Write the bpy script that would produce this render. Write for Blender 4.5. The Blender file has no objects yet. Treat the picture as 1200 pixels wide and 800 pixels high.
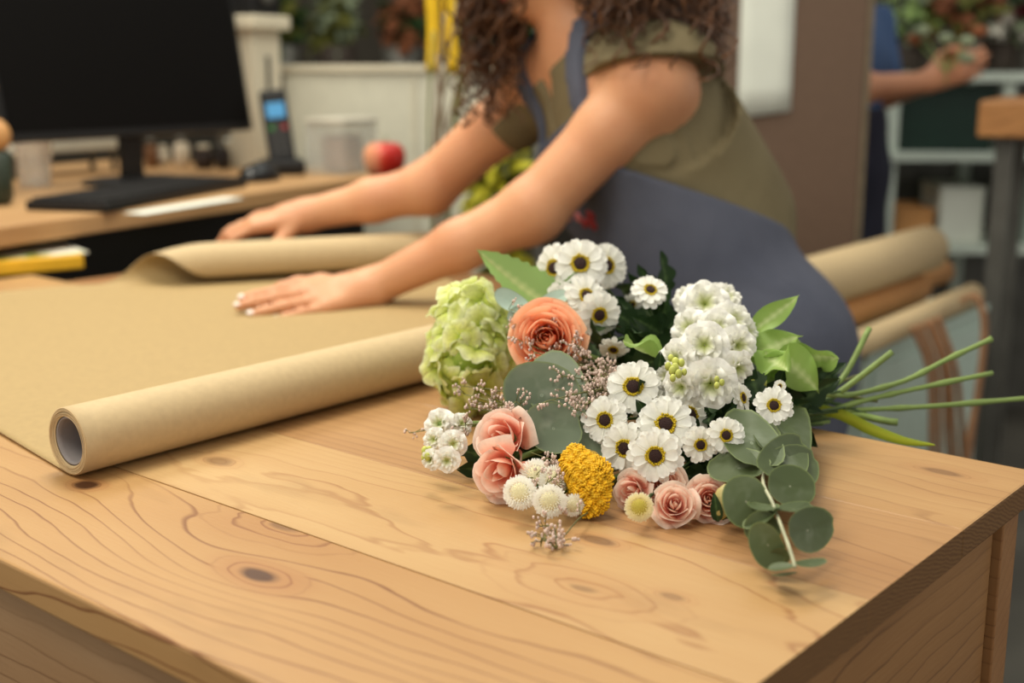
import bpy, bmesh, math, random
import numpy as np
from mathutils import Vector, Matrix, Quaternion, noise

SC = bpy.context.scene
COL = SC.collection
PI = math.pi
random.seed(7)
rng = np.random.default_rng(7)

# ------------------------------------------------------------ camera
FPX = 1466.0                    # focal length in pixels of the 1200x800 frame
PITCH = math.atan(320 / FPX)
CZ = 1.23
cp, sp = math.cos(PITCH), math.sin(PITCH)
cam = bpy.data.cameras.new('camera')
cam.sensor_width = 36.0
cam.lens = 36.0 * FPX / 1200
cam.dof.use_dof = True
cam.dof.focus_distance = 0.98
cam.dof.aperture_fstop = 3.6
cam.dof.aperture_blades = 0
cam.clip_start = 0.05
camo = bpy.data.objects.new('camera', cam)
COL.objects.link(camo)
camo.location = (0, 0, CZ)
camo.rotation_euler = (PI / 2 - PITCH, 0, 0)
SC.camera = camo

# ------------------------------------------------------------ light
world = bpy.data.worlds.new('world')
SC.world = world
world.use_nodes = True
world.node_tree.nodes['Background'].inputs[0].default_value = (1.0, 0.975, 0.90, 1)
world.node_tree.nodes['Background'].inputs[1].default_value = 0.76


def area(name, loc, target, size, energy, color, sy=None):
    l = bpy.data.lights.new(name, 'AREA')
    l.energy = energy
    l.color = color
    l.shape = 'RECTANGLE'
    l.size = size
    l.size_y = sy or size
    o = bpy.data.objects.new(name, l)
    COL.objects.link(o)
    o.location = loc
    o.rotation_euler = (Vector(target) - Vector(loc)).to_track_quat('-Z', 'Y').to_euler()
    return o


WARM = (1.0, 0.955, 0.82)
area('overhead_light', (-0.35, 1.75, 2.75), (-0.1, 1.2, 0.9), 0.6, 26, WARM)
area('overhead_light', (-0.9, 0.35, 2.75), (-0.2, 0.9, 0.9), 0.8, 24, WARM)
area('overhead_light', (0.5, 3.2, 2.9), (0.3, 2.6, 0.9), 1.2, 14, (0.92, 0.96, 0.86))

area('overhead_light', (-1.0, 2.7, 2.75), (-0.7, 2.6, 0.95), 0.7, 24, WARM)  # unseen fill added to brighten the desk and what stands behind it
SC.view_settings.view_transform = 'Standard'
SC.view_settings.look = 'None'
SC.view_settings.gamma = 1
SC.view_settings.use_curve_mapping = False
SC.view_settings.exposure = 0.0


# ------------------------------------------------------------ coordinates
ZT = 0.9                        # work table top
def P(x, y, d):
    """world point seen at pixel (x, y), d metres in front of the lens"""
    a = (x - 600) / FPX
    b = (y - 400) / FPX
    return Vector((a * d, (cp - b * sp) * d, CZ + (-sp - b * cp) * d))


def T(x, y, z=ZT):
    """world point at height z seen at pixel (x, y)"""
    b = (y - 400) / FPX
    return P(x, y, (z - CZ) / (-sp - b * cp))


A1 = math.atan2(1250, 1500)
UX = Vector((math.sin(A1), math.cos(A1), 0))       # across the table (away)
VX = Vector((-UX.y, UX.x, 0))                      # along the table
def UV(u, v, z=ZT):
    p = UX * u + VX * v
    p.z = z
    return p


RIGHT = Vector((1, 0, 0))
CUP = Vector((0, sp, cp))
ZUP = Vector((0, 0, 1))
EYE = Vector((0, 0, CZ))


# ------------------------------------------------------------ colour + node helpers
def C(r, g, b):
    def f(c):
        c = c / 255.0
        return c / 12.92 if c <= 0.04045 else ((c + 0.055) / 1.055) ** 2.4
    return (f(r), f(g), f(b), 1.0)


class NT:
    def __init__(s, name):
        s.m = bpy.data.materials.new(name)
        s.m.use_nodes = True
        s.t = s.m.node_tree
        s.n = s.t.nodes
        s.b = s.n['Principled BSDF']
        s.out = s.n['Material Output']

    def node(s, typ, **k):
        n = s.n.new(typ)
        for a, b in k.items():
            setattr(n, a, b)
        return n

    def put(s, sock, v):
        if isinstance(v, bpy.types.NodeSocket):
            s.t.links.new(v, sock)
        else:
            sock.default_value = v

    def math(s, op, a, b=0.0, c=0.0, clamp=False):
        n = s.node('ShaderNodeMath', operation=op)
        n.use_clamp = clamp
        s.put(n.inputs[0], a)
        s.put(n.inputs[1], b)
        s.put(n.inputs[2], c)
        return n.outputs[0]

    def mix(s, fac, a, b, mode='MIX'):
        n = s.node('ShaderNodeMix', data_type='RGBA', blend_type=mode)
        s.put(n.inputs[0], fac)
        s.put(n.inputs[6], a)
        s.put(n.inputs[7], b)
        return n.outputs[2]

    def mixf(s, fac, a, b):
        n = s.node('ShaderNodeMix', data_type='FLOAT')
        s.put(n.inputs[0], fac)
        s.put(n.inputs[2], a)
        s.put(n.inputs[3], b)
        return n.outputs[0]

    def coord(s, scale=(1, 1, 1), loc=(0, 0, 0), kind='Object'):
        c = s.node('ShaderNodeTexCoord')
        mp = s.node('ShaderNodeMapping')
        mp.inputs['Scale'].default_value = scale
        mp.inputs['Location'].default_value = loc
        s.t.links.new(c.outputs[kind], mp.inputs[0])
        return mp.outputs[0]

    def noise(s, vec, scale, detail=2.0, rough=0.5, dist=0.0):
        n = s.node('ShaderNodeTexNoise')
        s.put(n.inputs['Vector'], vec)
        n.inputs['Scale'].default_value = scale
        n.inputs['Detail'].default_value = detail
        n.inputs['Roughness'].default_value = rough
        n.inputs['Distortion'].default_value = dist
        return n.outputs[0]

    def ramp(s, fac, stops):
        n = s.node('ShaderNodeValToRGB')
        s.put(n.inputs[0], fac)
        e = n.color_ramp.elements
        e[0].position, e[0].color = stops[0]
        e[1].position, e[1].color = stops[-1]
        for p, c in stops[1:-1]:
            q = e.new(p)
            q.color = c
        return n.outputs[0]

    def range(s, v, a, b, c=0.0, d=1.0, smooth=False):
        n = s.node('ShaderNodeMapRange')
        if smooth:
            n.interpolation_type = 'SMOOTHSTEP'
        s.put(n.inputs[0], v)
        for i, q in enumerate((a, b, c, d)):
            n.inputs[i + 1].default_value = q
        return n.outputs[0]

    def attr(s, name):
        n = s.node('ShaderNodeAttribute')
        n.attribute_name = name
        return n.outputs['Fac']

    def rand(s):
        return s.node('ShaderNodeObjectInfo').outputs['Random']

    def bump(s, h, strength=0.3, dist=0.002):
        n = s.node('ShaderNodeBump')
        n.inputs['Strength'].default_value = strength
        n.inputs['Distance'].default_value = dist
        s.put(n.inputs['Height'], h)
        s.t.links.new(n.outputs[0], s.b.inputs['Normal'])

    def fin(s, color, rough=0.5, metal=0.0, spec=0.35, trans=None, **k):
        s.put(s.b.inputs['Base Color'], color)
        s.put(s.b.inputs['Roughness'], rough)
        s.b.inputs['Metallic'].default_value = metal
        s.b.inputs['Specular IOR Level'].default_value = spec
        for a, v in k.items():
            s.b.inputs[a].default_value = v
        if trans:                                   # thin petals and leaves let light through
            t = s.node('ShaderNodeBsdfTranslucent')
            s.put(t.inputs[0], color)
            m = s.node('ShaderNodeMixShader')
            m.inputs[0].default_value = trans
            s.t.links.new(s.b.outputs[0], m.inputs[1])
            s.t.links.new(t.outputs[0], m.inputs[2])
            s.t.links.new(m.outputs[0], s.out.inputs[0])
        return s.m


def plain(name, col, rough=0.5, var=0.08, scale=30, metal=0.0, spec=0.35, bump=0.0, **k):
    m = NT(name)
    nz = m.noise(m.coord(), scale, 3.0)
    dark = tuple(c * (1 - var * 2) for c in col[:3]) + (1,)
    lite = tuple(min(1, c * (1 + var)) for c in col[:3]) + (1,)
    c = m.ramp(nz, [(0.3, dark), (0.7, lite)])
    if bump:
        m.bump(nz, bump, 0.003)
    return m.fin(c, rough, metal, spec, **k)


def wood(name, light, mid, line, knots=(), seed=0.0, freq=62.0, linefac=0.6, axis='x',
         warp=1.0, blotch=0.35, rough=0.42):
    """pine: thin latewood lines running along the board, bending round the knots"""
    m = NT(name)
    c = m.node('ShaderNodeTexCoord')
    sx = m.node('ShaderNodeSeparateXYZ')
    m.t.links.new(c.outputs['Object'], sx.inputs[0])
    x, y = (sx.outputs[0], sx.outputs[1]) if axis == 'x' else (sx.outputs[1], sx.outputs[0])
    zz = sx.outputs[2]
    cb = m.node('ShaderNodeCombineXYZ')
    m.put(cb.inputs[0], m.math('MULTIPLY', x, 0.28))
    m.put(cb.inputs[1], m.math('ADD', y, seed))
    m.put(cb.inputs[2], m.math('ADD', zz, seed * 1.7))
    v = cb.outputs[0]
    big = m.noise(v, 7.0, 1.5)
    small = m.noise(v, 38.0, 2.0)
    yy = m.math('ADD', y, zz)
    R = m.math('MULTIPLY', yy, freq)
    R = m.math('ADD', R, m.math('MULTIPLY', m.math('SUBTRACT', big, 0.5), 7.0 * warp))
    R = m.math('ADD', R, m.math('MULTIPLY', small, 0.7 * warp))
    core = 0.0
    halo = 0.0
    wmax = 0.0
    rings = 0.0
    for kx, ky, rx, ry, cr, st in knots:
        dx = m.math('DIVIDE', m.math('SUBTRACT', x, kx), rx)
        dy = m.math('DIVIDE', m.math('SUBTRACT', y, ky), ry)
        r = m.math('SQRT', m.math('ADD', m.math('MULTIPLY', dx, dx), m.math('MULTIPLY', dy, dy)))
        r = m.math('ADD', r, m.math('MULTIPLY', m.math('SUBTRACT', small, 0.5), 0.6))
        g = m.math('EXPONENT', m.math('MULTIPLY', m.math('MULTIPLY', r, r), -0.55))
        bend = m.math('MULTIPLY', m.math('MULTIPLY', m.math('SUBTRACT', y, ky), freq * 0.9), g)
        R = m.math('SUBTRACT', R, bend)
        w = m.range(r, 0.75, 0.95, 1.0, 0.0, True)
        kf = m.math('FRACT', m.math('MULTIPLY', r, 3.3))
        kl_ = m.math('MULTIPLY', m.range(kf, 0.72, 0.92, 0.0, 1.0, True), m.range(kf, 0.93, 1.0, 1.0, 0.0))
        rings = m.math('MAXIMUM', rings, m.math('MULTIPLY', m.math('MULTIPLY', kl_, w), 0.75))
        wmax = m.math('MAXIMUM', wmax, w)
        core = m.math('MAXIMUM', core, m.range(r, cr * 0.55, cr * 1.1, st, 0.0, True))
        halo = m.math('MAXIMUM', halo, m.range(r, cr, 1.3, min(1, st * 0.55), 0.0, True))
    fr = m.math('FRACT', R)
    ln = m.math('MULTIPLY', m.range(fr, 0.84, 0.95, 0.0, 1.0, True), m.range(fr, 0.955, 1.0, 1.0, 0.0))
    patch = m.range(m.noise(v, 11.0, 1.0), 0.36, 0.6, 0.3, 1.0)
    if knots:
        patch = m.math('MULTIPLY', patch, m.math('SUBTRACT', 1.0, wmax))
    ln = m.math('MULTIPLY', ln, patch)
    if knots:
        ln = m.math('MAXIMUM', ln, rings)
    # fibres
    cf = m.node('ShaderNodeCombineXYZ')
    m.put(cf.inputs[0], m.math('MULTIPLY', x, 0.045))
    m.put(cf.inputs[1], y)
    m.put(cf.inputs[2], zz)
    fib = m.noise(cf.outputs[0], 420.0, 3.0, 0.6)
    bl = m.noise(v, 5.5, 3.0, 0.6)
    col = m.mix(m.range(bl, 0.35, 0.68, 0.0, 1.0), light, mid)
    col = m.mix(m.math('MULTIPLY', m.range(fib, 0.35, 0.7), 0.22), col, mid)
    col = m.mix(m.math('MULTIPLY', m.math('POWER', fr, 1.6), blotch), col, mid)
    col = m.mix(m.math('MULTIPLY', ln, linefac), col, line)
    stain = m.range(m.noise(v, 16.0, 3.0, 0.65), 0.6, 0.78, 0.0, 0.35)
    col = m.mix(stain, col, tuple(a * 0.55 for a in mid[:3]) + (1,))
    if knots:
        col = m.mix(m.math('MULTIPLY', halo, 0.6), col, tuple(a * 0.5 + b * 0.5 for a, b in zip(line, C(170, 96, 52))))
        col = m.mix(core, col, C(74, 44, 24))
    m.bump(m.math('ADD', fib, m.math('MULTIPLY', ln, 0.6)), 0.12, 0.001)
    return m.fin(col, m.range(fib, 0.2, 0.8, rough - 0.06, rough + 0.1), spec=0.32)


# ------------------------------------------------------------ mesh helpers
MATRIX = {}                      # world matrix of every Empty


def tag(o, label, cat, group=None):
    o['label'] = label
    o['category'] = cat
    if group:
        o['group'] = group
    return o


def thing(name, label, cat, loc=(0, 0, 0), group=None, mat=None):
    o = bpy.data.objects.new(name, None)
    COL.objects.link(o)
    o.empty_display_size = 0.02
    M = mat if mat is not None else Matrix.Translation(Vector(loc))
    o.matrix_world = M
    MATRIX[o.name] = M.copy()
    return tag(o, label, cat, group)


def frame(loc, xd, zd=ZUP):
    """matrix with local x along xd, z along zd"""
    z = Vector(zd).normalized()
    x = Vector(xd)
    x = (x - z * x.dot(z)).normalized()
    y = z.cross(x)
    M = Matrix((x, y, z)).transposed().to_4x4()
    M.translation = Vector(loc)
    return M


def facing(loc, n, scale=1.0, spin=0.0):
    q = Vector(n).normalized().to_track_quat('Z', 'Y')
    return Matrix.LocRotScale(Vector(loc), q @ Quaternion((0, 0, 1), spin),
                              Vector((scale, scale, scale)) if not hasattr(scale, '__len__') else Vector(scale))


def link(o, parent=None, M=None):
    COL.objects.link(o)
    if parent:
        o.parent = parent
    if M is not None:
        o.matrix_local = M
    return o


class MB:
    """collects verts and faces; build() links them as one mesh object"""
    def __init__(s):
        s.v, s.f, s.a, s.mi = [], [], [], []
        s.cur = 0

    def add(s, vs, fs, a=None):
        o = len(s.v)
        s.v += [Vector(p) for p in vs]
        s.a += list(a) if a is not None else [0.0] * len(vs)
        s.f += [tuple(i + o for i in f) for f in fs]
        s.mi += [s.cur] * len(fs)
        return s

    def box(s, lo, hi, M=None):
        x0, y0, z0 = lo
        x1, y1, z1 = hi
        vs = [Vector(p) for p in ((x0, y0, z0), (x1, y0, z0), (x1, y1, z0), (x0, y1, z0),
                                  (x0, y0, z1), (x1, y0, z1), (x1, y1, z1), (x0, y1, z1))]
        if M is not None:
            vs = [M @ p for p in vs]
        return s.add(vs, [(3, 2, 1, 0), (4, 5, 6, 7), (0, 1, 5, 4), (1, 2, 6, 5), (2, 3, 7, 6), (3, 0, 4, 7)])

    def tube(s, pts, rad, n=8, cap=True, a=None):
        pts = [Vector(p) for p in pts]
        if not hasattr(rad, '__len__'):
            rad = [rad] * len(pts)
        vs, fs, at = [], [], []
        t0 = (pts[1] - pts[0]).normalized()
        ref = Vector((0, 0, 1)) if abs(t0.z) < 0.9 else Vector((1, 0, 0))
        nx = t0.cross(ref).normalized()
        for i, p in enumerate(pts):
            t = (pts[min(i + 1, len(pts) - 1)] - pts[max(i - 1, 0)])
            t = t.normalized() if t.length > 1e-9 else t0
            nx = (nx - t * nx.dot(t))
            nx = nx.normalized() if nx.length > 1e-6 else t.orthogonal().normalized()
            ny = t.cross(nx)
            for k in range(n):
                an = 2 * PI * k / n
                vs.append(p + (nx * math.cos(an) + ny * math.sin(an)) * rad[i])
                at.append(i / (len(pts) - 1) if a is None else a)
        for i in range(len(pts) - 1):
            for k in range(n):
                k2 = (k + 1) % n
                fs.append((i * n + k, i * n + k2, (i + 1) * n + k2, (i + 1) * n + k))
        if cap:
            fs.append(tuple(reversed(range(n))))
            fs.append(tuple((len(pts) - 1) * n + k for k in range(n)))
        return s.add(vs, fs, at)

    def lathe(s, prof, n=24, M=None, a=None, cap=True):
        vs, fs, at = [], [], []
        for i, (r, z) in enumerate(prof):
            for k in range(n):
                an = 2 * PI * k / n
                p = Vector((r * math.cos(an), r * math.sin(an), z))
                vs.append(M @ p if M is not None else p)
                at.append(i / (len(prof) - 1))
        for i in range(len(prof) - 1):
            for k in range(n):
                k2 = (k + 1) % n
                fs.append((i * n + k, i * n + k2, (i + 1) * n + k2, (i + 1) * n + k))
        if cap and prof[0][0] > 1e-6:
            fs.append(tuple(reversed(range(n))))
        if cap and prof[-1][0] > 1e-6:
            fs.append(tuple((len(prof) - 1) * n + k for k in range(n)))
        return s.add(vs, fs, at)

    def ball(s, c, r, n=6, m=4, sc=(1, 1, 1), a=0.0, R=None):
        c = Vector(c)
        vs = [Vector((0, 0, -1))]
        for i in range(1, m):
            ph = -PI / 2 + PI * i / m
            for k in range(n):
                an = 2 * PI * (k + 0.5 * (i % 2)) / n
                vs.append(Vector((math.cos(ph) * math.cos(an), math.cos(ph) * math.sin(an), math.sin(ph))))
        vs.append(Vector((0, 0, 1)))
        fs = [(0, 1 + (k + 1) % n, 1 + k) for k in range(n)]
        for i in range(m - 2):
            b = 1 + i * n
            for k in range(n):
                k2 = (k + 1) % n
                fs.append((b + k, b + k2, b + n + k2, b + n + k))
        b = 1 + (m - 2) * n
        L = len(vs) - 1
        fs += [(b + k, b + (k + 1) % n, L) for k in range(n)]
        out = []
        for p in vs:
            q = Vector((p.x * sc[0], p.y * sc[1], p.z * sc[2])) * r
            out.append(c + (R @ q if R is not None else q))
        return s.add(out, fs, [a] * len(out))

    def grid(s, rows, a=None, closed=False):
        """rows: list of equally long lists of points"""
        n = len(rows[0])
        vs = [p for r in rows for p in r]
        at = [q for r in a for q in r] if a is not None else None
        fs = []
        for i in range(len(rows) - 1):
            for k in range(n if closed else n - 1):
                k2 = (k + 1) % n
                fs.append((i * n + k, i * n + k2, (i + 1) * n + k2, (i + 1) * n + k))
        return s.add(vs, fs, at)

    def mesh(s, name, mats, M=None, smooth=True):
        me = bpy.data.meshes.new(name)
        vs = s.v if M is None else [M @ p for p in s.v]
        me.from_pydata([tuple(p) for p in vs], [], s.f)
        if not isinstance(mats, (list, tuple)):
            mats = [mats]
        for m in mats:
            me.materials.append(m)
        if len(mats) > 1:
            me.polygons.foreach_set('material_index', s.mi)
        at = me.attributes.new('b', 'FLOAT', 'POINT')
        at.data.foreach_set('value', s.a)
        me.polygons.foreach_set('use_smooth', [smooth] * len(s.f))
        me.update()
        return me

    def build(s, name, mats, parent=None, smooth=True, bevel=0.0, seg=2, local=False, solid=0.0, sub=0):
        """verts are world coordinates unless local"""
        M = None
        if parent is not None and not local:
            M = world_of(parent).inverted()
        o = bpy.data.objects.new(name, s.mesh(name, mats, M, smooth))
        COL.objects.link(o)
        if parent is not None:
            o.parent = parent
        if bevel:
            b = o.modifiers.new('bevel', 'BEVEL')
            b.width = bevel
            b.segments = seg
            b.limit_method = 'ANGLE'
            b.harden_normals = False
        if sub:
            b = o.modifiers.new('sub', 'SUBSURF')
            b.levels = sub
            b.render_levels = sub
        if solid:
            b = o.modifiers.new('solid', 'SOLIDIFY')
            b.thickness = solid
            b.offset = 0
        return o


def world_of(o):
    if o.name in MATRIX:
        return MATRIX[o.name]
    if o.parent is not None:
        return world_of(o.parent) @ o.matrix_local
    return Matrix.Identity(4) if o.type == 'MESH' else o.matrix_world.copy()


def struct(o):
    o['kind'] = 'structure'
    return o


def bez(p0, p1, p2, p3, n):
    out = []
    for i in range(n + 1):
        t = i / n
        q = 1 - t
        out.append(p0 * q ** 3 + p1 * 3 * q * q * t + p2 * 3 * q * t * t + p3 * t ** 3)
    return out


def poly(pts, n=6):
    """smooth (Catmull-Rom) run through points"""
    pts = [Vector(p) for p in pts]
    out = []
    for i in range(len(pts) - 1):
        a = pts[max(i - 1, 0)]
        b, c = pts[i], pts[i + 1]
        d = pts[min(i + 2, len(pts) - 1)]
        for k in range(n):
            t = k / n
            out.append(0.5 * ((2 * b) + (c - a) * t + (2 * a - 5 * b + 4 * c - d) * t * t
                              + (3 * b - a - 3 * c + d) * t ** 3))
    out.append(pts[-1])
    return out


# ------------------------------------------------------------ materials
PINE_L, PINE_M, PINE_D = C(216, 166, 104), C(196, 140, 80), C(150, 88, 40)
M_floor = plain('concrete_floor', C(88, 84, 76), 0.6, 0.15, 3)
M_wall = plain('dim_wall', C(72, 66, 56), 0.8, 0.15, 1.5)
M_brown = plain('brown_panel', C(104, 82, 66), 0.7, 0.04, 60, bump=0.05)
M_cream = plain('cream_paint', C(206, 196, 172), 0.6, 0.03, 12)
M_white = plain('white_laminate', C(196, 206, 194), 0.5, 0.03, 10)
M_whitepaper = plain('white_paper', C(216, 218, 206), 0.8, 0.03, 8)
M_black = plain('black_plastic', C(16, 14, 13), 0.42, 0.1, 40)
M_screen = plain('dark_screen', C(10, 8, 7), 0.55, 0.05, 3, spec=0.08)
M_kraft = plain('kraft_paper_inner', C(166, 140, 94), 0.72, 0.035, 140, bump=0.03)
M_kraftL = plain('kraft_paper_outer', C(190, 166, 126), 0.72, 0.03, 140, bump=0.03)
M_core = plain('grey_card_core', C(140, 132, 130), 0.8, 0.06, 60)
M_edge = plain('paper_edges', C(206, 178, 134), 0.8, 0.05, 300)
M_steel = plain('dark_steel', C(96, 94, 88), 0.4, 0.1, 15, metal=0.4)
M_glass = NT('clear_plastic').fin((0.9, 0.9, 0.86, 1), 0.08, spec=0.5, **{'Transmission Weight': 0.75, 'IOR': 1.2, 'Alpha': 0.55})

# ------------------------------------------------------------ setting
struct(MB().box((-6, -3, -0.1), (6, 9, 0)).build('floor', M_floor, smooth=False))
struct(MB().box((-6, 6.0, 0), (6, 6.1, 3.2)).build('wall_back', M_wall, smooth=False))
struct(MB().box((-3.3, 2.0, 0), (-3.2, 6.0, 3.2)).build('wall_left', M_wall, smooth=False))

# brown partition with a cream edge strip
pc = frame(P(1010, 140, 3.15), (1, -0.05, 0))
pc.translation.z = 0
part = struct(MB().box((-0.72, 0, 0), (0, 0.05, 2.6), pc).build('wall_right', M_brown, smooth=False, bevel=0.002))
struct(MB().box((0.002, 0.005, 0), (0.016, 0.045, 2.6), pc).build('trim_1', plain('tan_trim', C(120, 106, 84), 0.7), smooth=False))

# white sheet taped to it
sh = MB()
rows = []
pb = pc.inverted() @ P(927, 130, 3.14)
for i in range(8):
    t = i / 7
    rows.append([pc @ Vector((pb.x - 0.133 + 0.133 * k / 4, -0.004 - 0.006 * math.sin(k / 4 * PI) * (1 - t),
                              pb.z + 0.42 * t - (0.018 * (1 - k / 4) if i == 0 else 0))) for k in range(5)])
sh.grid(rows)
o = sh.build('paper_sheet', M_whitepaper, solid=0.0008)
tag(o, 'white paper sheet pinned to the brown partition', 'paper')

# ------------------------------------------------------------ work table
U0, U1, V0, V1 = 0.396, 1.052, 0.300, 1.90
TH = 0.024
tabM = frame((0, 0, 0), VX)          # local x along the table, local -y away; identity of wood coords
# local coordinates: x = v, y = -u  -> use own mapping so that y = u
def tl(u, v, z):
    return UV(u, v, z)


table = thing('work_table', 'pine work table with knotty plank top carrying the bouquet', 'table', UV((U0 + U1) / 2, 0.9, 0))
# wood coordinate space: x = v, y = u (mirror-free copy of each board through a rotated child frame)
WM = Matrix((( VX.x, UX.x, 0, 0), (VX.y, UX.y, 0, 0), (0, 0, -1, 0), (0, 0, 0, 1)))   # proper rotation (z flipped)


def board(name, mat, parent, lo, hi, bevel=0.0015, end=None):
    """lo/hi = (v, u, -z); object frame WM so textures run along the board"""
    b = MB().box(lo, hi)
    if end:
        b.mi[3] = b.mi[5] = 1
    o = b.build(name, [mat, end] if end else mat, None, smooth=False, bevel=bevel)
    o.parent = parent
    o.matrix_local = MATRIX[parent.name].inverted() @ WM
    return o


seams = [U0, 0.5645, 0.716, 0.876, U1]
K0 = [(0.629, 0.4915, 0.05, 0.022, 0.42, 0.95), (0.69, 0.566, 0.085, 0.05, 0.2, 0.55), (0.884, 0.521, 0.022, 0.016, 0.6, 1.0)]
K1 = [(0.452, 0.612, 0.085, 0.042, 0.16, 0.45), (0.494, 0.688, 0.03, 0.014, 0.55, 0.6), (0.853, 0.63, 0.03, 0.018, 0.6, 0.45),
      (0.40, 0.640, 0.022, 0.012, 0.5, 0.4)]
K2 = [(0.95, 0.86, 0.03, 0.014, 0.5, 0.6)]
K3 = [(0.363, 0.999, 0.04, 0.016, 0.5, 0.5), (0.62, 0.95, 0.03, 0.02, 0.4, 0.6)]
specs = [dict(light=C(182, 144, 94), mid=C(166, 124, 76), line=C(112, 66, 32), knots=K0, seed=0.3, freq=58, linefac=0.9, warp=1.2),
         dict(light=C(188, 154, 106), mid=C(172, 132, 84), line=C(132, 82, 44), knots=K1, seed=2.1, freq=26, linefac=0.6, warp=1.6),
         dict(light=C(176, 136, 90), mid=C(154, 112, 70), line=C(104, 66, 38), knots=K2, seed=4.4, freq=70, linefac=0.55),
         dict(light=C(180, 142, 94), mid=C(160, 118, 74), line=C(116, 76, 44), knots=K3, seed=6.2, freq=34, linefac=0.4, warp=1.4)]
m = NT('pine_end_grain')
vo = m.node('ShaderNodeTexWave', wave_type='RINGS')
m.t.links.new(m.coord((60, 60, 110), (0, -30, 60)), vo.inputs['Vector'])
vo.inputs['Scale'].default_value = 1.0
vo.inputs['Distortion'].default_value = 6.0
vo.inputs['Detail'].default_value = 2.0
M_endgrain = m.fin(m.mix(m.noise(m.coord(), 60.0, 3.0), m.ramp(vo.outputs['Fac'], [(0.2, C(126, 92, 58)), (0.8, C(92, 64, 40))]), C(110, 80, 50)), 0.7, spec=0.15)
for i in range(4):
    m = wood('pine_plank_%d' % i, **specs[i])
    board('plank', m, table, (V0, seams[i] + 0.0001, -ZT), (V1, seams[i + 1] - 0.0001, -ZT + TH), 0.0022 if i in (0, 3) else 0.0004, M_endgrain)
M_panel = wood('pine_panel', C(172, 138, 102), C(150, 114, 78), C(104, 70, 42), knots=[(0.33, 0.62, 0.05, 0.02, 0.3, 0.5)], seed=8.0, freq=52, linefac=0.6)
M_panelU = wood('pine_panel_end', C(154, 112, 68), C(130, 90, 52), C(84, 52, 28), knots=[(0.72, -0.70, 0.02, 0.03, 0.5, 0.5)], seed=9.0, freq=46, linefac=0.6, axis='y')
M_post = wood('pine_post', C(156, 112, 70), C(134, 92, 54), C(92, 58, 32), seed=11.0, freq=60)
zt = -ZT + TH
# long front side boards, end boards (grain across), corner posts
for k in range(3):
    za, zb = zt + 0.27 * k, zt + 0.27 * (k + 1) - 0.002
    board('side_board', M_panel, table, (V0 + 0.05, U0 + 0.013, za), (V1 - 0.05, U0 + 0.031, zb))
    board('side_board', M_panel, table, (V0 + 0.05, U1 - 0.045, za), (V1 - 0.05, U1 - 0.027, zb))
    board('end_board', M_panelU, table, (V0 + 0.014, U0 + 0.05, za), (V0 + 0.032, U1 - 0.064, zb))
    board('end_board', M_panelU, table, (V1 - 0.032, U0 + 0.05, za), (V1 - 0.014, U1 - 0.064, zb))
for vv in (V0 + 0.008, V1 - 0.048):
    for uu in (U0 + 0.010, U1 - 0.058):
        board('leg', M_post, table, (vv, uu, zt), (vv + 0.04, uu + 0.036, 0.0))

# lower side counter that carries the far half of the paper
stM = thing('side_counter', 'pine side counter under the far part of the kraft paper', 'counter', UV(1.3, 1.5, 0))
for k, (a, b) in enumerate(((1.056, 1.21), (1.212, 1.37), (1.372, 1.53))):
    board('plank', M_post, stM, (1.2, a, -0.899), (1.80, b, -0.899 + TH), 0.001)
for vv in (1.23, 1.74):
    for uu in (1.075, 1.47):
        board('leg', M_post, stM, (vv, uu, -0.899 + TH), (vv + 0.04, uu + 0.04, 0.0))

# ------------------------------------------------------------ kraft paper: near roll, sheet with a curl
RR = 0.0285
UA, UB, VR = 0.524, 1.19, 0.9115
zc = ZT + RR + 0.0022
roll = thing('kraft_paper_roll', 'light kraft paper roll with grey core lying on the plank top', 'paper roll', UV((UA + UB) / 2, VR, ZT))
MR = frame(UV(UA, VR, zc), VX, UX)   # z along the roll
L = UB - UA
w = MB()
w.lathe([(0.0208, 0.0015), (0.0232, 0.0), (0.0250, 0.0012), (0.0268, -0.0004), (RR, 0.0006), (RR, 0.02), (RR, L - 0.02), (RR, L), (0.0208, L)], 72, MR, cap=False)
w.build('wound_paper', M_kraftL, roll)
w = MB()
w.lathe([(0.0207, L), (0.0207, 0.003), (0.0202, 0.0018), (0.0188, 0.0022), (0.0186, 0.006), (0.0186, L)], 56, MR, cap=False)
w.build('card_core', M_core, roll)
for k, r in enumerate((0.0222, 0.0241, 0.0259, 0.0276)):
    w = MB()
    pts = [MR @ Vector((math.cos(t) * (r + 0.0006 * math.sin(t * 2 + k)), math.sin(t) * (r + 0.0006 * math.sin(t * 3 + k)), -0.0002)) for t in np.linspace(0, 2 * PI, 49)]
    w.tube(pts, 0.0003, 4, cap=False)
    w.build('paper_layer', M_edge, roll)

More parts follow.
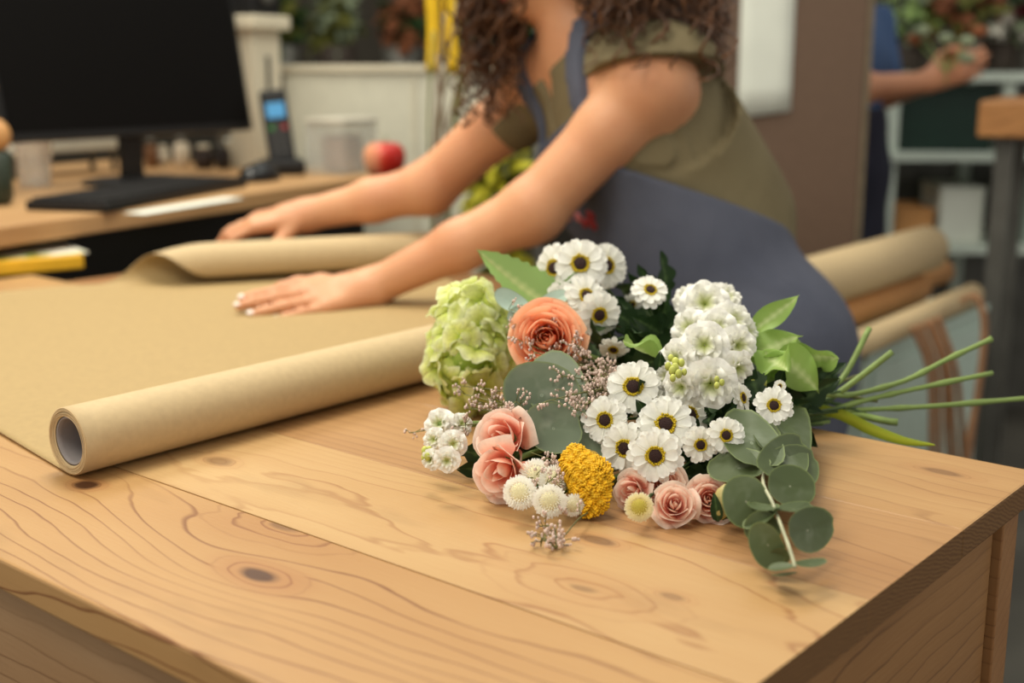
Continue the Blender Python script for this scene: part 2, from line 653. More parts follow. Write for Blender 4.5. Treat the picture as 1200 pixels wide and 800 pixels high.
na, nq, nc = 90, 30, 34
FA, FB = T(-250, 362), T(505, 316)
e1 = (FB - FA)
flen = e1.length
e1 = e1.normalized()
e2 = ZUP.cross(e1)
if e2.y < 0:
    e2 = -e2
s110 = (T(105, 335) - FA).dot(e1)
s230 = (T(245, 330) - FA).dot(e1)
rows = []
for i in range(na + 1):
    a = i / na
    n0 = UV(UA + 0.001 + (UB - UA - 0.002) * a, VR + 0.002, 0)
    f0 = FA + e1 * (flen * a)
    f0.z = 0
    s = flen * a
    tp = min(1, max(0, (s - s110) / (s230 - s110)))
    tp = tp * tp * (3 - 2 * tp)
    row = []
    sag = 0.0
    for j in range(nq):
        t = j / nq
        p = n0.lerp(f0, t)
        wv = 0.003 * (math.sin(a * 5 + t * 3) + 1) * max(0, math.sin(PI * t)) * (1 - tp * 0.5)
        lift = 0.004 * math.exp(-((s - s110 + 0.03) / 0.11) ** 2) * t ** 4
        p.z = ZT + 0.0016 + wv * 0.5 + lift
        row.append(p)
    r = 0.020 + 0.013 * tp
    thm = 0.35 + 5.1 * tp
    lift = 0.004 * math.exp(-((s - s110 + 0.03) / 0.11) ** 2)
    for j in range(nc + 1):
        th = thm * j / nc
        rj = r * (1 - 0.12 * j / nc)
        p = f0 + e2 * (rj * math.sin(th))
        p.z = ZT + 0.0016 + lift + r - rj * math.cos(th) - (r - rj) * 0.6
        row.append(p)
    rows.append(row)
sm = MB()
sm.grid(rows)
o = sm.build('kraft_paper_sheet', [M_kraftL, M_kraft, M_edge])
md = o.modifiers.new('thick', 'SOLIDIFY')
md.thickness = 0.0007
md.offset = -1
md.material_offset = 1
md.material_offset_rim = 2
tag(o, 'unrolled brown kraft paper sheet curling over at its far edge', 'paper')
SHEET = o

# ------------------------------------------------------------ flower materials
def petal_mat(name, stops, trans=0.25, rough=0.6, var=0.06, key='b', bump=0.0):
    m = NT(name)
    c = m.ramp(m.attr(key), stops)
    nz = m.noise(m.coord(), 6.0, 2.0)
    k = m.range(nz, 0.3, 0.7, 1 - var * 1.5, 1 + var * 0.4)
    g = m.node('ShaderNodeCombineColor')
    for i in range(3):
        m.put(g.inputs[i], k)
    c = m.mix(1.0, c, g.outputs[0], 'MULTIPLY')
    if bump:
        m.bump(m.noise(m.coord((1, 1, 1)), 40.0, 2.0), bump, 0.02)
    return m.fin(c, rough, spec=0.2, trans=trans)


M_daisy = petal_mat('daisy_white', [(0.0, C(226, 222, 190)), (0.3, C(244, 242, 230)), (1.0, C(250, 248, 240))], 0.25)
M_disc = plain('daisy_dark_disc', C(64, 40, 36), 0.7, 0.25, 300, bump=0.5)
M_discring = plain('daisy_yellow_ring', C(206, 178, 30), 0.6, 0.12, 200)
M_stem = plain('green_stem', C(126, 146, 78), 0.5, 0.15, 60)
M_stemdark = plain('dark_green_stem', C(64, 86, 44), 0.5, 0.15, 60)
M_stembrown = plain('olive_stem', C(112, 112, 62), 0.55, 0.2, 40)
M_leafdark = petal_mat('dark_green_leaf', [(0.0, C(84, 108, 62)), (0.25, C(44, 66, 34)), (1.0, C(38, 58, 32))], 0.15, 0.45, 0.15)
M_leaflime = petal_mat('lime_green_leaf', [(0.0, C(202, 216, 148)), (0.3, C(152, 180, 92)), (1.0, C(140, 172, 82))], 0.3, 0.42, 0.1)
M_leafpale = petal_mat('pale_green_leaf', [(0.0, C(196, 206, 140)), (0.25, C(150, 178, 106)), (1.0, C(142, 172, 100))], 0.3, 0.45, 0.08)
M_blade = petal_mat('yellow_green_blade', [(0.0, C(190, 196, 60)), (1.0, C(138, 158, 40))], 0.25, 0.4, 0.1)
M_coral = petal_mat('coral_petal', [(0.0, C(252, 148, 88)), (0.4, C(253, 170, 120)), (1.0, C(254, 204, 166))], 0.45, 0.55, 0.05)
M_peach = petal_mat('peach_petal', [(0.0, C(248, 172, 146)), (0.4, C(250, 202, 178)), (1.0, C(252, 230, 214))], 0.42, 0.55, 0.06)
M_pink = petal_mat('blush_petal', [(0.0, C(242, 168, 146)), (0.4, C(247, 206, 184)), (1.0, C(252, 234, 216))], 0.42, 0.55, 0.06)
M_hyd = petal_mat('lime_hydrangea_petal', [(0.0, C(150, 176, 56)), (0.3, C(214, 224, 112)), (0.65, C(236, 241, 156)), (1.0, C(247, 250, 204))], 0.4, 0.55, 0.12)
M_hydc = plain('hydrangea_eye', C(206, 216, 120), 0.6, 0.1, 50)
M_stock = petal_mat('stock_white', [(0.0, C(178, 190, 84)), (0.22, C(228, 230, 190)), (0.4, C(246, 244, 232)), (1.0, C(250, 247, 240))], 0.25)
M_bud = plain('green_yellow_bud', C(190, 194, 96), 0.6, 0.15, 90)
M_yarrow = plain('yarrow_yellow', C(232, 180, 24), 0.65, 0.16, 260)
M_mum = petal_mat('button_mum', [(0.0, C(242, 234, 192)), (0.2, C(248, 245, 230)), (1.0, C(252, 250, 244))], 0.22)
M_mumc = petal_mat('cream_button_mum', [(0.0, C(206, 190, 84)), (0.4, C(240, 226, 170)), (1.0, C(248, 240, 206))], 0.22)
M_stat = plain('statice_pink', C(222, 196, 182), 0.7, 0.15, 200)


def euc_mat(name, base, back, bloom):
    m = NT(name)
    n1 = m.noise(m.coord(), 5.0, 4.0, 0.6)
    n2 = m.noise(m.coord(), 26.0, 3.0, 0.7)
    c = m.mix(m.range(n1, 0.4, 0.66), base, back)
    c = m.mix(m.math('MULTIPLY', m.range(n2, 0.5, 0.75), m.range(m.attr('b'), 0.0, 0.6, 0.75, 0.15)), c, bloom)
    c = m.mix(m.range(m.attr('b'), 0.0, 0.06, 0.8, 0.0), c, C(186, 196, 170))
    c = m.mix(m.range(m.attr('b'), 0.93, 1.0, 0.0, 0.7), c, C(126, 140, 84))
    return m.fin(c, 0.5, spec=0.3, trans=0.12)


M_euc = euc_mat('eucalyptus_leaf', C(72, 84, 50), C(88, 100, 66), C(148, 156, 136))
M_eucblue = euc_mat('eucalyptus_blue_leaf', C(96, 108, 86), C(116, 126, 102), C(176, 178, 160))
M_eucpale = euc_mat('eucalyptus_pale_leaf', C(176, 198, 184), C(158, 182, 164), C(208, 220, 210))
M_eucstem = plain('eucalyptus_stem', C(176, 176, 144), 0.55, 0.12, 80)

HUB = P(955, 476, 1.18)
HUBD = (P(1150, 452, 1.215) - HUB).normalized()


def D(y):
    """lens distance of the bouquet's front surface at picture height y"""
    ys = [290, 350, 400, 450, 500, 560, 590, 610, 680]
    ds = [1.245, 1.165, 1.10, 1.045, 1.0, 0.954, 0.923, 0.90, 0.82]
    return float(np.interp(y, ys, ds))


def norm_at(p, nx, ny):
    return ((EYE - p).normalized() + RIGHT * nx + CUP * ny).normalized()


def stemrun(p, n, spread=0.012, back=0.05, end=None):
    e = end if end is not None else HUB + Vector(rng.normal(0, spread, 3).tolist()) * 0.9
    e = Vector(e)
    e.z = max(e.z, ZT + 0.006)
    pts = bez(p, p - n * back, e - HUBD * 0.09, e, 14)
    for q in pts:
        q.z = max(q.z, ZT + 0.004)
    return pts


# ------------------------------------------------------------ leaf builder (local: along +X, normal +Z)
def leaf_mesh(name, mat, L, W, curl=0.2, fold=0.15, wave=0.0, serr=0, twist=0.0, rows=12, cols=7, lobes=0, seed=0):
    r = random.Random(seed)
    b = MB()
    R, A = [], []
    ph = r.uniform(0, 6)
    for i in range(rows + 1):
        t = i / rows
        wd = math.sin(PI * min(1, t ** 0.8)) ** 0.75 * (1 - 0.25 * t)
        if i == rows:
            wd = 0.02
        if serr and i % 2:
            wd *= 1 + 0.13
        if lobes:
            wd *= 0.62 + 0.5 * abs(math.sin(PI * t * lobes))
        row, ar = [], []
        for k in range(cols):
            q = -1 + 2 * k / (cols - 1)
            x = L * t - (0.05 * L * abs(q) if not lobes else -0.1 * L * abs(q))
            y = q * W * wd
            z = fold * W * abs(q) * wd * 2 + curl * L * (t - t * t * 2.0) * 0.5
            z += wave * W * math.sin(t * 9 + ph + q * 1.2) * abs(q)
            an = twist * t
            y, z = y * math.cos(an) - z * math.sin(an), y * math.sin(an) + z * math.cos(an)
            row.append(Vector((x, y, z)))
            ar.append(abs(q) * 0.8 + (0.1 if i % 2 else 0.0))
        R.append(row)
        A.append(ar)
    b.grid(R, A)
    return b.mesh(name, mat)


def place_leaf(me, parent, base, tip, up, name='leaf', label=None):
    base, tip = Vector(base), Vector(tip)
    o = bpy.data.objects.new(name, me)
    COL.objects.link(o)
    M = frame(base, tip - base, up) if abs((tip - base).normalized().dot(Vector(up).normalized())) < 0.99 else frame(base, tip - base, UX)
    x = (tip - base).normalized()
    u = Vector(up)
    z = (u - x * u.dot(x)).normalized()
    y = z.cross(x)
    M = Matrix((x, y, z)).transposed().to_4x4()
    M.translation = base
    o.parent = parent
    o.matrix_local = world_of(parent).inverted() @ M
    if label:
        o['label'] = label
    return o


DARKLEAVES = [leaf_mesh('dark_leaf', M_leafdark, 0.05, 0.013, 0.25, 0.1, 0.1, 0, 0, 12, 5, lobes=3 + k % 2, seed=k) for k in range(4)]

# ------------------------------------------------------------ daisies
def daisy_parts(seed):
    r = random.Random(seed)
    b = MB()
    for lay, (n, ln, z0, dz) in enumerate(((13, 1.0, -0.03, -0.10), (11, 0.88, 0.03, 0.04))):
        off = r.uniform(0, 1)
        for i in range(n):
            an = 2 * PI * (i + off) / n + r.uniform(-0.07, 0.07)
            l = ln * r.uniform(0.9, 1.04)
            W = PI * l / n * r.uniform(0.80, 0.95)
            tilt = dz + r.uniform(-0.14, 0.12)
            rows, A = [], []
            for j, (t, wf) in enumerate(((0, 0.42), (0.25, 0.62), (0.5, 0.86), (0.75, 1.0), (0.92, 0.86), (1.0, 0.52))):
                rr = 0.2 + (l - 0.2) * t
                row, ar = [], []
                for k in (-1, -0.5, 0, 0.5, 1):
                    y = k * W * wf
                    x = rr - (0.05 * (1 - abs(k * 2 - 0) % 1) if False else 0) - (0.045 if (j == 5 and k == 0) else 0)
                    x -= 0.03 * abs(k) * t
                    z = z0 + tilt * t + 0.13 * t * (1 - t) + 0.05 * (k * k - 0.4) * t - 0.03 * (abs(k) == 0.5)
                    ca, sa = math.cos(an), math.sin(an)
                    row.append(Vector((x * ca - y * sa, x * sa + y * ca, z)))
                    ar.append(t)
                rows.append(row)
                A.append(ar)
            b.grid(rows, A)
    d = MB()
    d.lathe([(0.24, 0.0), (0.23, 0.07), (0.19, 0.11), (0.1, 0.135), (0.0, 0.14)], 18)
    for i in range(34):
        rr = 0.225 * math.sqrt((i + 0.5) / 34)
        an = i * 2.39996
        d.ball((rr * math.cos(an), rr * math.sin(an), 0.125 - rr * rr * 0.9), 0.034, 5, 4)
    y = MB()
    for i in range(24):
        an = 2 * PI * i / 24 + r.uniform(-0.05, 0.05)
        rr = 0.30 + r.uniform(-0.025, 0.045)
        y.ball((rr * math.cos(an), rr * math.sin(an), 0.06), 0.05, 5, 4, (1, 1, 1.4))
    y.lathe([(0.34, -0.02), (0.33, 0.055), (0.25, 0.06)], 24)
    c = MB()
    c.lathe([(0.05, -0.22), (0.16, -0.16), (0.26, -0.08), (0.28, -0.02)], 12)
    return [('petals', b.mesh('petals', M_daisy)), ('disc', d.mesh('disc', M_disc)), ('disc_ring', y.mesh('disc_ring', M_discring)),
            ('calyx', c.mesh('calyx', M_stemdark))]


DAISY = [daisy_parts(k) for k in range(5)]
GD1, GD2, GD3 = 'daisies in the cluster above the coral rose', 'daisies in the cluster below the white stock', 'small daisies beside the eucalyptus branch'
dl = [  # x, y, r, nx, ny, ddepth, label, group
    (680, 309, 30, 0.05, 0.25, -0.02, 'white daisy facing front, topmost of the cluster above the coral rose', GD1), (650, 314, 28, -0.55, 0.1, 0.0, 'white daisy turned toward the big serrated leaf, above the coral rose', GD1), (711, 311, 27, 0.6, 0.15, 0.01, 'white daisy at the cluster top, turned toward the lone small daisy', GD1),
    (687, 347, 26, 0.45, 0.45, -0.01, 'white daisy in the middle of the cluster above the coral rose', GD1), (659, 352, 21, -0.2, -0.3, 0.02, 'half-hidden small white daisy between coral rose and serrated leaf', GD1), (702, 369, 26, 0.35, -0.25, -0.005, 'lowest white daisy of the cluster beside the coral rose', GD1),
    (762, 340, 21, 0.3, 0.75, -0.03, 'lone small white daisy with reddish centre above dark foliage', None),
    (742, 453, 31, -0.05, 0.2, -0.02, 'white daisy between statice and stock, highest of the front cluster', GD2), (709, 492, 27, -0.25, 0.0, -0.005, 'white daisy beside the broad bluish eucalyptus leaf', GD2), (732, 525, 29, -0.4, -0.1, 0.0, 'white daisy touching the yellow yarrow', GD2),
    (780, 497, 33, 0.05, 0.25, -0.015, 'large white daisy in the middle of the front cluster', GD2), (768, 534, 31, 0.0, -0.05, -0.02, 'front-facing white daisy directly above the blush spray roses', GD2), (809, 486, 27, 0.75, 0.45, 0.0, 'white daisy tilted sideways right under the white stock', GD2),
    (760, 470, 24, 0.2, -0.2, 0.03, 'half-hidden white daisy squeezed between two larger daisies', GD2),
    (821, 521, 21, 0.1, -0.2, -0.03, 'small white daisy between the large middle daisy and eucalyptus', GD3), (851, 510, 21, 0.15, 0.0, -0.045, 'small white daisy overlapping the dark eucalyptus leaves', GD3),
    (907, 475, 22, 0.1, 0.1, -0.03, 'single white daisy with dark centre below the lime leaves', None),
    (914, 452, 7, 0.1, 0.1, 0.0, 'tiny half-open daisy beside the green bud sprig', None),
    (870, 466, 18, 1.4, 0.2, -0.02, 'white daisy seen edge-on beside the white stock', None),
    (719, 409, 17, -0.2, -1.2, 0.03, 'white daisy turned away behind the statice', None),
    (741, 356, 12, 0.2, -0.6, 0.07, 'half-hidden pale daisy in the dark foliage', None),
]
for i, (x, y, rpx, nx, ny, dd, lab, grp) in enumerate(dl):
    d = D(y) + dd
    p = P(x, y, d)
    n = norm_at(p, nx, ny)
    R = rpx * d / FPX * 1.10
    t = thing('daisy', lab, 'flower', group=grp, mat=facing(p, n, R, rng.uniform(0, 6)))
    for nm, me in DAISY[i % 5]:
        o = link(bpy.data.objects.new(nm, me), t)
        if nm == 'petals':
            o['kind'] = 'stuff'
    st = stemrun(p - n * R * 0.2, n)
    MB().tube(st, [0.0013] * len(st), 6).build('stem', M_stemdark, t)
    for k in range(2 if i not in (17,) else 0):
        j = [4, 8][k]
        a = st[j] + Vector((0, 0, 0.0))
        dirv = (Vector(rng.normal(0, 0.7, 3).tolist()) + HUBD * -0.2 + CUP * 0.25).normalized()
        tip = a + dirv * 0.05
        if tip.z < ZT + 0.008:
            tip.z = ZT + 0.012
        place_leaf(DARKLEAVES[(i + k) % 4], t, a, tip, (EYE - a) + Vector(rng.normal(0, 0.4, 3).tolist()))

# extra foliage of the daisy sprays
GF = 'leafy daisy shoots inside the bouquet'
fol = [(760, 395, 0.05), (742, 380, 0.05), (785, 372, 0.06), (728, 428, 0.05), (760, 428, 0.06), (700, 420, 0.06), (805, 470, 0.05), (845, 490, 0.05),
       (880, 488, 0.06), (905, 495, 0.06), (920, 478, 0.07), (935, 470, 0.08), (870, 440, 0.06), (780, 350, 0.07), (840, 540, 0.05), (810, 545, 0.04),
       (850, 560, 0.04), (690, 400, 0.06), (730, 340, 0.06), (600, 545, 0.05), (660, 520, 0.06)]
for i, (x, y, dd) in enumerate(fol):
    p = P(x, y, D(y) + dd + 0.025)
    t = thing('foliage_shoot', 'dark green leafy shoot filling the bouquet behind the daisies', 'foliage', p, GF)
    st = stemrun(p, norm_at(p, 0, 0.3), 0.02, 0.02)
    MB().tube(st, 0.0014, 6).build('stem', M_stemdark, t)
    for k in range(7):
        a = st[min(k, 6)]
        dirv = (norm_at(p, 0, 0.2) * 0.5 + RIGHT * rng.normal(0, 0.8) + CUP * rng.normal(0.15, 0.8)).normalized()
        tip = a + dirv * 0.048
        tip.z = max(tip.z, ZT + 0.01)
        place_leaf(DARKLEAVES[(i + k) % 4], t, a, tip, (EYE - a).normalized() + Vector(rng.normal(0, 0.5, 3).tolist()))


# ------------------------------------------------------------ roses
def rose_petal(f, r):
    """one petal at spiral position f (0 centre .. 1 outside); local, facing +Z"""
    b = MB()
    rows, A = [], []
    ri = 0.06 + 0.80 * f ** 0.85
    ztop = 0.40 + 0.05 * math.sin(PI * f) - 0.46 * f ** 2.0 + r.uniform(-0.04, 0.05)
    zb = -0.72
    span = 1.25 - 0.35 * f + r.uniform(-0.1, 0.1)
    curl = max(0, f - 0.25) * 0.30 * r.uniform(0.7, 1.4)
    ph = r.uniform(0, 6)
    nr, ncol = 8, 9
    for i in range(nr + 1):
        t = i / nr
        row, ar = [], []
        for k in range(ncol):
            q = -1 + 2 * k / (ncol - 1)
            rr = ri * (0.28 + 0.72 * math.sin(min(1, t * 1.2) * PI / 2))
            rim = max(0, (t - 0.68) / 0.32)
            rr *= 1 - (1 - min(1, f / 0.34)) * 0.75 * max(0, (t - 0.55) / 0.45)
            rr += curl * rim ** 1.6 * (1 - 0.3 * q * q)
            rr += 0.10 * f * q * q * t
            z = zb + (ztop - zb) * t - 0.10 * curl * rim ** 2 * 4 - (0.17 + 0.2 * f) * q * q * t ** 2
            z += 0.035 * math.sin(q * 5 + ph) * t * t * (0.4 + f)
            an = q * span * (0.72 + 0.28 * math.sin(PI * t ** 0.8)) + 0.12 * t
            row.append(Vector((rr * math.cos(an), rr * math.sin(an), z)))
            ar.append(min(1, max(0, (t - 0.35) / 0.65) ** 1.5))
        rows.append(row)
        A.append(ar)
    b.grid(rows, A)
    return b


def make_rose(x, y, rpx, nx, ny, dd, n, mat, label, seed, group=None, fmin=0.0, stem=True, tail=None, sepals=5, spin=0, name='rose', d=None, flat=1.0):
    r = random.Random(seed)
    d = d or D(y) + dd
    p = P(x, y, d)
    nn = norm_at(p, nx, ny)
    R = rpx * d / FPX
    t = thing(name, label, 'flower', group=group, mat=facing(p, nn, (R, R, R * flat), spin))
    for i in range(n):
        f = fmin + (1 - fmin) * i / (n - 1)
        b = rose_petal(f, r)
        Mz = Matrix.Rotation(i * 2.39996 + r.uniform(-0.2, 0.2), 4, 'Z')
        o = bpy.data.objects.new('petal', b.mesh('petal', mat))
        link(o, t, Mz @ Matrix.Rotation(r.uniform(-0.11, 0.11), 4, 'Y'))
    c = MB()
    c.lathe([(0.1, -1.02), (0.24, -0.9), (0.3, -0.74), (0.2, -0.64), (0.0, -0.6)], 14)
    c.build('receptacle', M_stem, t, local=True)
    for k in range(sepals):
        an = 2 * PI * k / sepals + r.uniform(-0.2, 0.2)
        o = bpy.data.objects.new('sepal', leaf_mesh('sepal', M_leafdark, 0.85, 0.17, -0.5, 0.2, seed=k, rows=8, cols=5))
        M = Matrix.Rotation(an, 4, 'Z') @ Matrix.Translation((0.18, 0, -0.86)) @ Matrix.Rotation(-0.5, 4, 'Y')
        link(o, t, M)
    base = p - nn * R * flat * 0.95
    st = stemrun(base, nn, back=0.07)
    if tail:
        st = st[:-1] + poly([HUB + (Vector(tail[0]) - HUB) * 0.02 + (st[-1] - HUB)] + [Vector(q) for q in tail], 5)
        rad = [0.0024 + (0.0009 if k % 4 == 2 and k > 14 else 0) for k in range(len(st))]
    else:
        rad = [0.0017] * len(st)
    sb = MB().tube(st, rad, 8).build('stem', M_stem, t)
    return t, st


G_tail = {}
make_rose(640, 396, 46, -0.1, 0.10, -0.01, 46, M_coral, 'open coral orange garden rose above the eucalyptus leaves', 3,
          tail=[P(1000, 462, 1.19), P(1060, 446, 1.195), P(1110, 421, 1.205), P(1162, 397, 1.21)], spin=0.5)
make_rose(586, 511, 39, -0.5, 0.15, 0.0, 15, M_peach, 'peach rose with pale folded petals, upper of the pair', 5, fmin=0.1,
          tail=[P(1010, 470, 1.19), P(1070, 456, 1.195), P(1163, 437, 1.205)], spin=1.0)
make_rose(585, 553, 39, -0.45, -0.35, 0.0, 15, M_peach, 'peach rose resting on the plank top beside button mums', 8, fmin=0.1,
          tail=[P(1010, 480, 1.19), P(1090, 476, 1.2), P(1210, 466, 1.21)], spin=2.2)
GR = 'blush spray roses under the daisies'
make_rose(739, 575, 26, -0.5, 0.0, 0.015, 16, M_pink, 'blush pink spray rose touching the yellow yarrow', 11, GR, name='spray_rose')
make_rose(776, 566, 31, -0.1, 0.1, 0.01, 24, M_pink, 'blush pink spray rose tucked directly under a white daisy', 12, GR, name='spray_rose')
make_rose(791, 590, 28, 0.1, 0.25, -0.004, 22, M_pink, 'small blush spray rose on the planks, between two others', 13, GR, name='spray_rose')
ros, _ = make_rose(831, 584, 30, 0.0, 0.1, 0.0, 24, M_pink, 'blush spray rose with green bud at the eucalyptus', 14, GR, name='spray_rose')
# green bud in front of the last spray rose
pb_ = P(847, 588, D(590) - 0.02)
b = MB()
b.lathe([(0.002, -0.013), (0.006, -0.009), (0.0078, 0.0), (0.006, 0.008), (0.002, 0.013), (0, 0.0135)], 12, facing(pb_, CUP + RIGHT * 0.25))
b.build('bud', plain('rose_bud_green', C(176, 160, 96), 0.5, 0.2, 60), ros)
for k in range(3):
    place_leaf(leaf_mesh('sepal', M_leafdark, 0.022, 0.005, 0.2, 0.2, rows=8, cols=5, seed=k), ros, pb_ + Vector((0.004 * (k - 1), -0.006 + 0.003 * k, -0.012)),
               pb_ + Vector((0.008 * (k - 1), -0.006, 0.012)), EYE - pb_, 'sepal')


# ------------------------------------------------------------ hydrangea
def floret_mesh(name, mat, n, seed, wave=0.05, cup=0.25, layers=1, width=1.15):
    r = random.Random(seed)
    b = MB()
    for lay in range(layers):
        sc = 1.0 - 0.27 * lay
        el = cup + 0.45 * lay
        off = r.uniform(0, 6)
        for i in range(n):
            an = 2 * PI * i / n + off + r.uniform(-0.1, 0.1)
            ph = r.uniform(0, 6)
            rows, A = [], []
            for j in range(6):
                t = j / 5
                row, ar = [], []
                for k in range(7):
                    q = -1 + 2 * k / 6
                    hw = width * PI / n * (0.35 + 0.65 * math.sin(min(1.0, t * 1.05) * PI * 0.62)) * (1 if t < 0.9 else 0.82)
                    x = sc * (0.06 + 0.94 * t) - 0.16 * sc * q * q * t * t
                    yv = sc * q * hw * (0.3 + 0.7 * t) * 0.95
                    z = sc * (el * t + 0.12 * math.sin(t * PI)) + wave * math.sin(q * 4.5 + ph + t * 2) * t * t * 2 - 0.12 * q * q * t * sc + 0.06 * lay
                    row.append(Vector((x * math.cos(an) - yv * math.sin(an), x * math.sin(an) + yv * math.cos(an), z)))
                    ar.append(t * sc if layers > 1 else t)
                rows.append(row)
                A.append(ar)
            b.grid(rows, A)
    return b.mesh(name, mat)


HF = [floret_mesh('floret', M_hyd, 4, 40 + k, 0.05, 0.02 + 0.07 * (k % 3), 1, 1.0) for k in range(6)]
eye = MB().ball((0, 0, 0.08), 0.12, 8, 6)
EYEM = eye.mesh('floret_eye', M_hydc)
dH = 1.215
hc = P(551, 409, dH)
hydr = thing('hydrangea', 'lime green hydrangea head with crowded florets', 'flower', hc)
rx, ry, rz_ = 40 * dH / FPX, 66 * dH / FPX, 0.038
nf = 60
for i in range(nf):
    zz = 1 - 2 * (i + 0.5) / nf
    ph = i * 2.39996
    q = math.sqrt(1 - zz * zz)
    a, bb, cc = q * math.cos(ph), q * math.sin(ph), zz
    camd = (EYE - hc).normalized()
    up2 = (CUP - camd * CUP.dot(camd)).normalized()
    loc = hc + RIGHT * (a * rx) + up2 * (bb * ry) + camd * (cc * rz_)
    if loc.z < ZT + 0.008:
        continue
    n = (RIGHT * (a / rx) + up2 * (bb / ry) + camd * (cc / rz_)).normalized()
    n = (n + Vector(rng.normal(0, 0.36, 3).tolist())).normalized()
    loc = loc + n * rng.uniform(-0.004, 0.005)
    o = bpy.data.objects.new('floret', HF[i % 6])
    link(o, hydr, world_of(hydr).inverted() @ facing(loc, n, rng.uniform(0.0170, 0.0225), rng.uniform(0, 6)))
    e = bpy.data.objects.new('floret_eye', EYEM)
    link(e, o)
cb = MB()
cb.ball(hc, 1, 14, 10, (rx * 0.8, ry * 0.8, 0.028))
cb.build('flower_core', plain('hydrangea_core', C(150, 172, 70), 0.7), hydr)
st = stemrun(hc - camd * 0.02, norm_at(hc, -0.8, 0.1), back=0.06)
st = st[:-1] + poly([st[-1], P(990, 484, 1.19), P(1052, 497, 1.18)], 5)
for q in st:
    q.z = max(q.z, ZT + 0.004)
MB().tube(st, 0.0034, 9).build('stem', M_stem, hydr)

# ------------------------------------------------------------ white stocks
SF = [floret_mesh('floret', M_stock, 5, 70 + k, 0.10, 0.10, 3, 1.35) for k in range(5)]


def make_stock(label, florets, buds, tail, rad=0.003):
    x0, y0, _, _, _, _ = florets[0]
    p0 = P(x0, y0, D(y0) + 0.03)
    t = thing('stock_flower', label, 'flower', p0)
    for i, (x, y, rpx, nx, ny, dd) in enumerate(florets):
        d = D(y) + dd
        p = P(x, y, d)
        o = bpy.data.objects.new('floret', SF[i % 5])
        link(o, t, world_of(t).inverted() @ facing(p, norm_at(p, nx, ny), rpx * d / FPX, rng.uniform(0, 6)))
    for (x, y, rpx, dd) in buds:
        d = D(y) + dd
        p = P(x, y, d)
        MB().ball(p, rpx * d / FPX, 8, 6, (1, 1, 1.3)).build('bud', M_bud, t)
    st = stemrun(p0 + (p0 - EYE).normalized() * 0.015, norm_at(p0, -0.3, 0.1), back=0.04)
    if tail:
        st = st[:-1] + poly([st[-1]] + tail, 5)
    MB().tube(st, rad, 9).build('stem', M_stem, t)
    return t, st


stock, sst = make_stock('white ruffled stock flower, tallest bloom of the bouquet', [
    (826, 405, 29, -0.1, 0.1, -0.045), (826, 358, 30, 0.0, 0.35, -0.02), (856, 378, 26, 0.5, 0.3, -0.02), (862, 405, 25, 0.5, 0.0, -0.03),
    (795, 420, 24, -0.6, 0.1, -0.03), (832, 448, 32, 0.1, -0.35, -0.04), (800, 452, 24, -0.4, -0.3, -0.035), (810, 385, 24, -0.5, 0.3, -0.02),
    (848, 352, 22, 0.4, 0.6, -0.005), (808, 352, 20, -0.4, 0.6, 0.0), (862, 430, 22, 0.6, -0.4, -0.02), (840, 385, 24, 0.1, 0.2, -0.035), (870, 390, 20, 0.9, 0.1, 0.0),
    (785, 440, 18, -0.8, -0.2, -0.01)],
    [(791 + 9 * math.cos(k * 2.4) * math.sqrt(k) / 2.2, 431 + 11 * math.sin(k * 2.4) * math.sqrt(k) / 2.2, 5.0 - 0.2 * k, -0.075) for k in range(9)]
    + [(842 + 4 * math.cos(k * 2.1), 448 + 4 * math.sin(k * 2.1), 3.4, -0.065) for k in range(3)],
    [P(990, 455, 1.18), P(1046, 412, 1.17)])
stock2, _ = make_stock('small white stock lying on the planks below the hydrangea', [
    (516, 497, 19, -0.4, 0.2, 0.05), (531, 520, 17, 0.0, 0.0, 0.03), (524, 538, 16, -0.1, -0.3, 0.0), (506, 538, 13, -0.7, -0.2, 0.02), (540, 497, 14, 0.4, 0.3, 0.05), (510, 515, 15, -0.6, 0.0, 0.035)],
    [(498, 528, 4.5, 0.02), (501, 535, 4.0, 0.015), (497, 536, 3.6, 0.02), (503, 527, 3.8, 0.02)], None, 0.0028)

# lime leaves of the tall stock
LL = [leaf_mesh('lime_leaf_a', M_leaflime, 0.052, 0.0125, 0.35, 0.25, 0.12, 0, 0.5, 14, 7, seed=1),
      leaf_mesh('lime_leaf_b', M_leaflime, 0.046, 0.022, 0.6, 0.15, 0.3, 0, -0.4, 14, 7, seed=2),
      leaf_mesh('lime_leaf_c', M_leaflime, 0.040, 0.019, -0.5, 0.2, 0.35, 0, 0.8, 14, 7, seed=3)]
for me, b0, b1, up in ((LL[0], (884, 388, 1.13), (938, 345, 1.12), (-0.3, -0.8, 0.7)), (LL[1], (886, 424, 1.12), (925, 393, 1.1), (0.1, -0.8, 0.6)),
                       (LL[2], (880, 432, 1.10), (912, 412, 1.08), (0.0, -1, 0.3)), (LL[1], (915, 432, 1.12), (952, 396, 1.14), (0.5, -0.6, 0.6)),
                       (LL[2], (930, 425, 1.13), (977, 413, 1.12), (0.1, -0.9, 0.3)), (LL[1], (912, 418, 1.10), (957, 450, 1.08), (-0.3, -0.9, 0.3)),
                       (LL[2], (896, 414, 1.08), (930, 440, 1.05), (0.4, -0.9, 0.1)), (LL[2], (775, 414, 1.09), (740, 412, 1.075), (0, -0.5, 0.9)),
                       (LL[1], (880, 440, 1.12), (905, 428, 1.09), (-0.2, -0.8, 0.6)), (LL[2], (925, 440, 1.13), (962, 420, 1.14), (0, -0.7, 0.7))):
    place_leaf(me, stock, P(*b0), P(*b1), up)

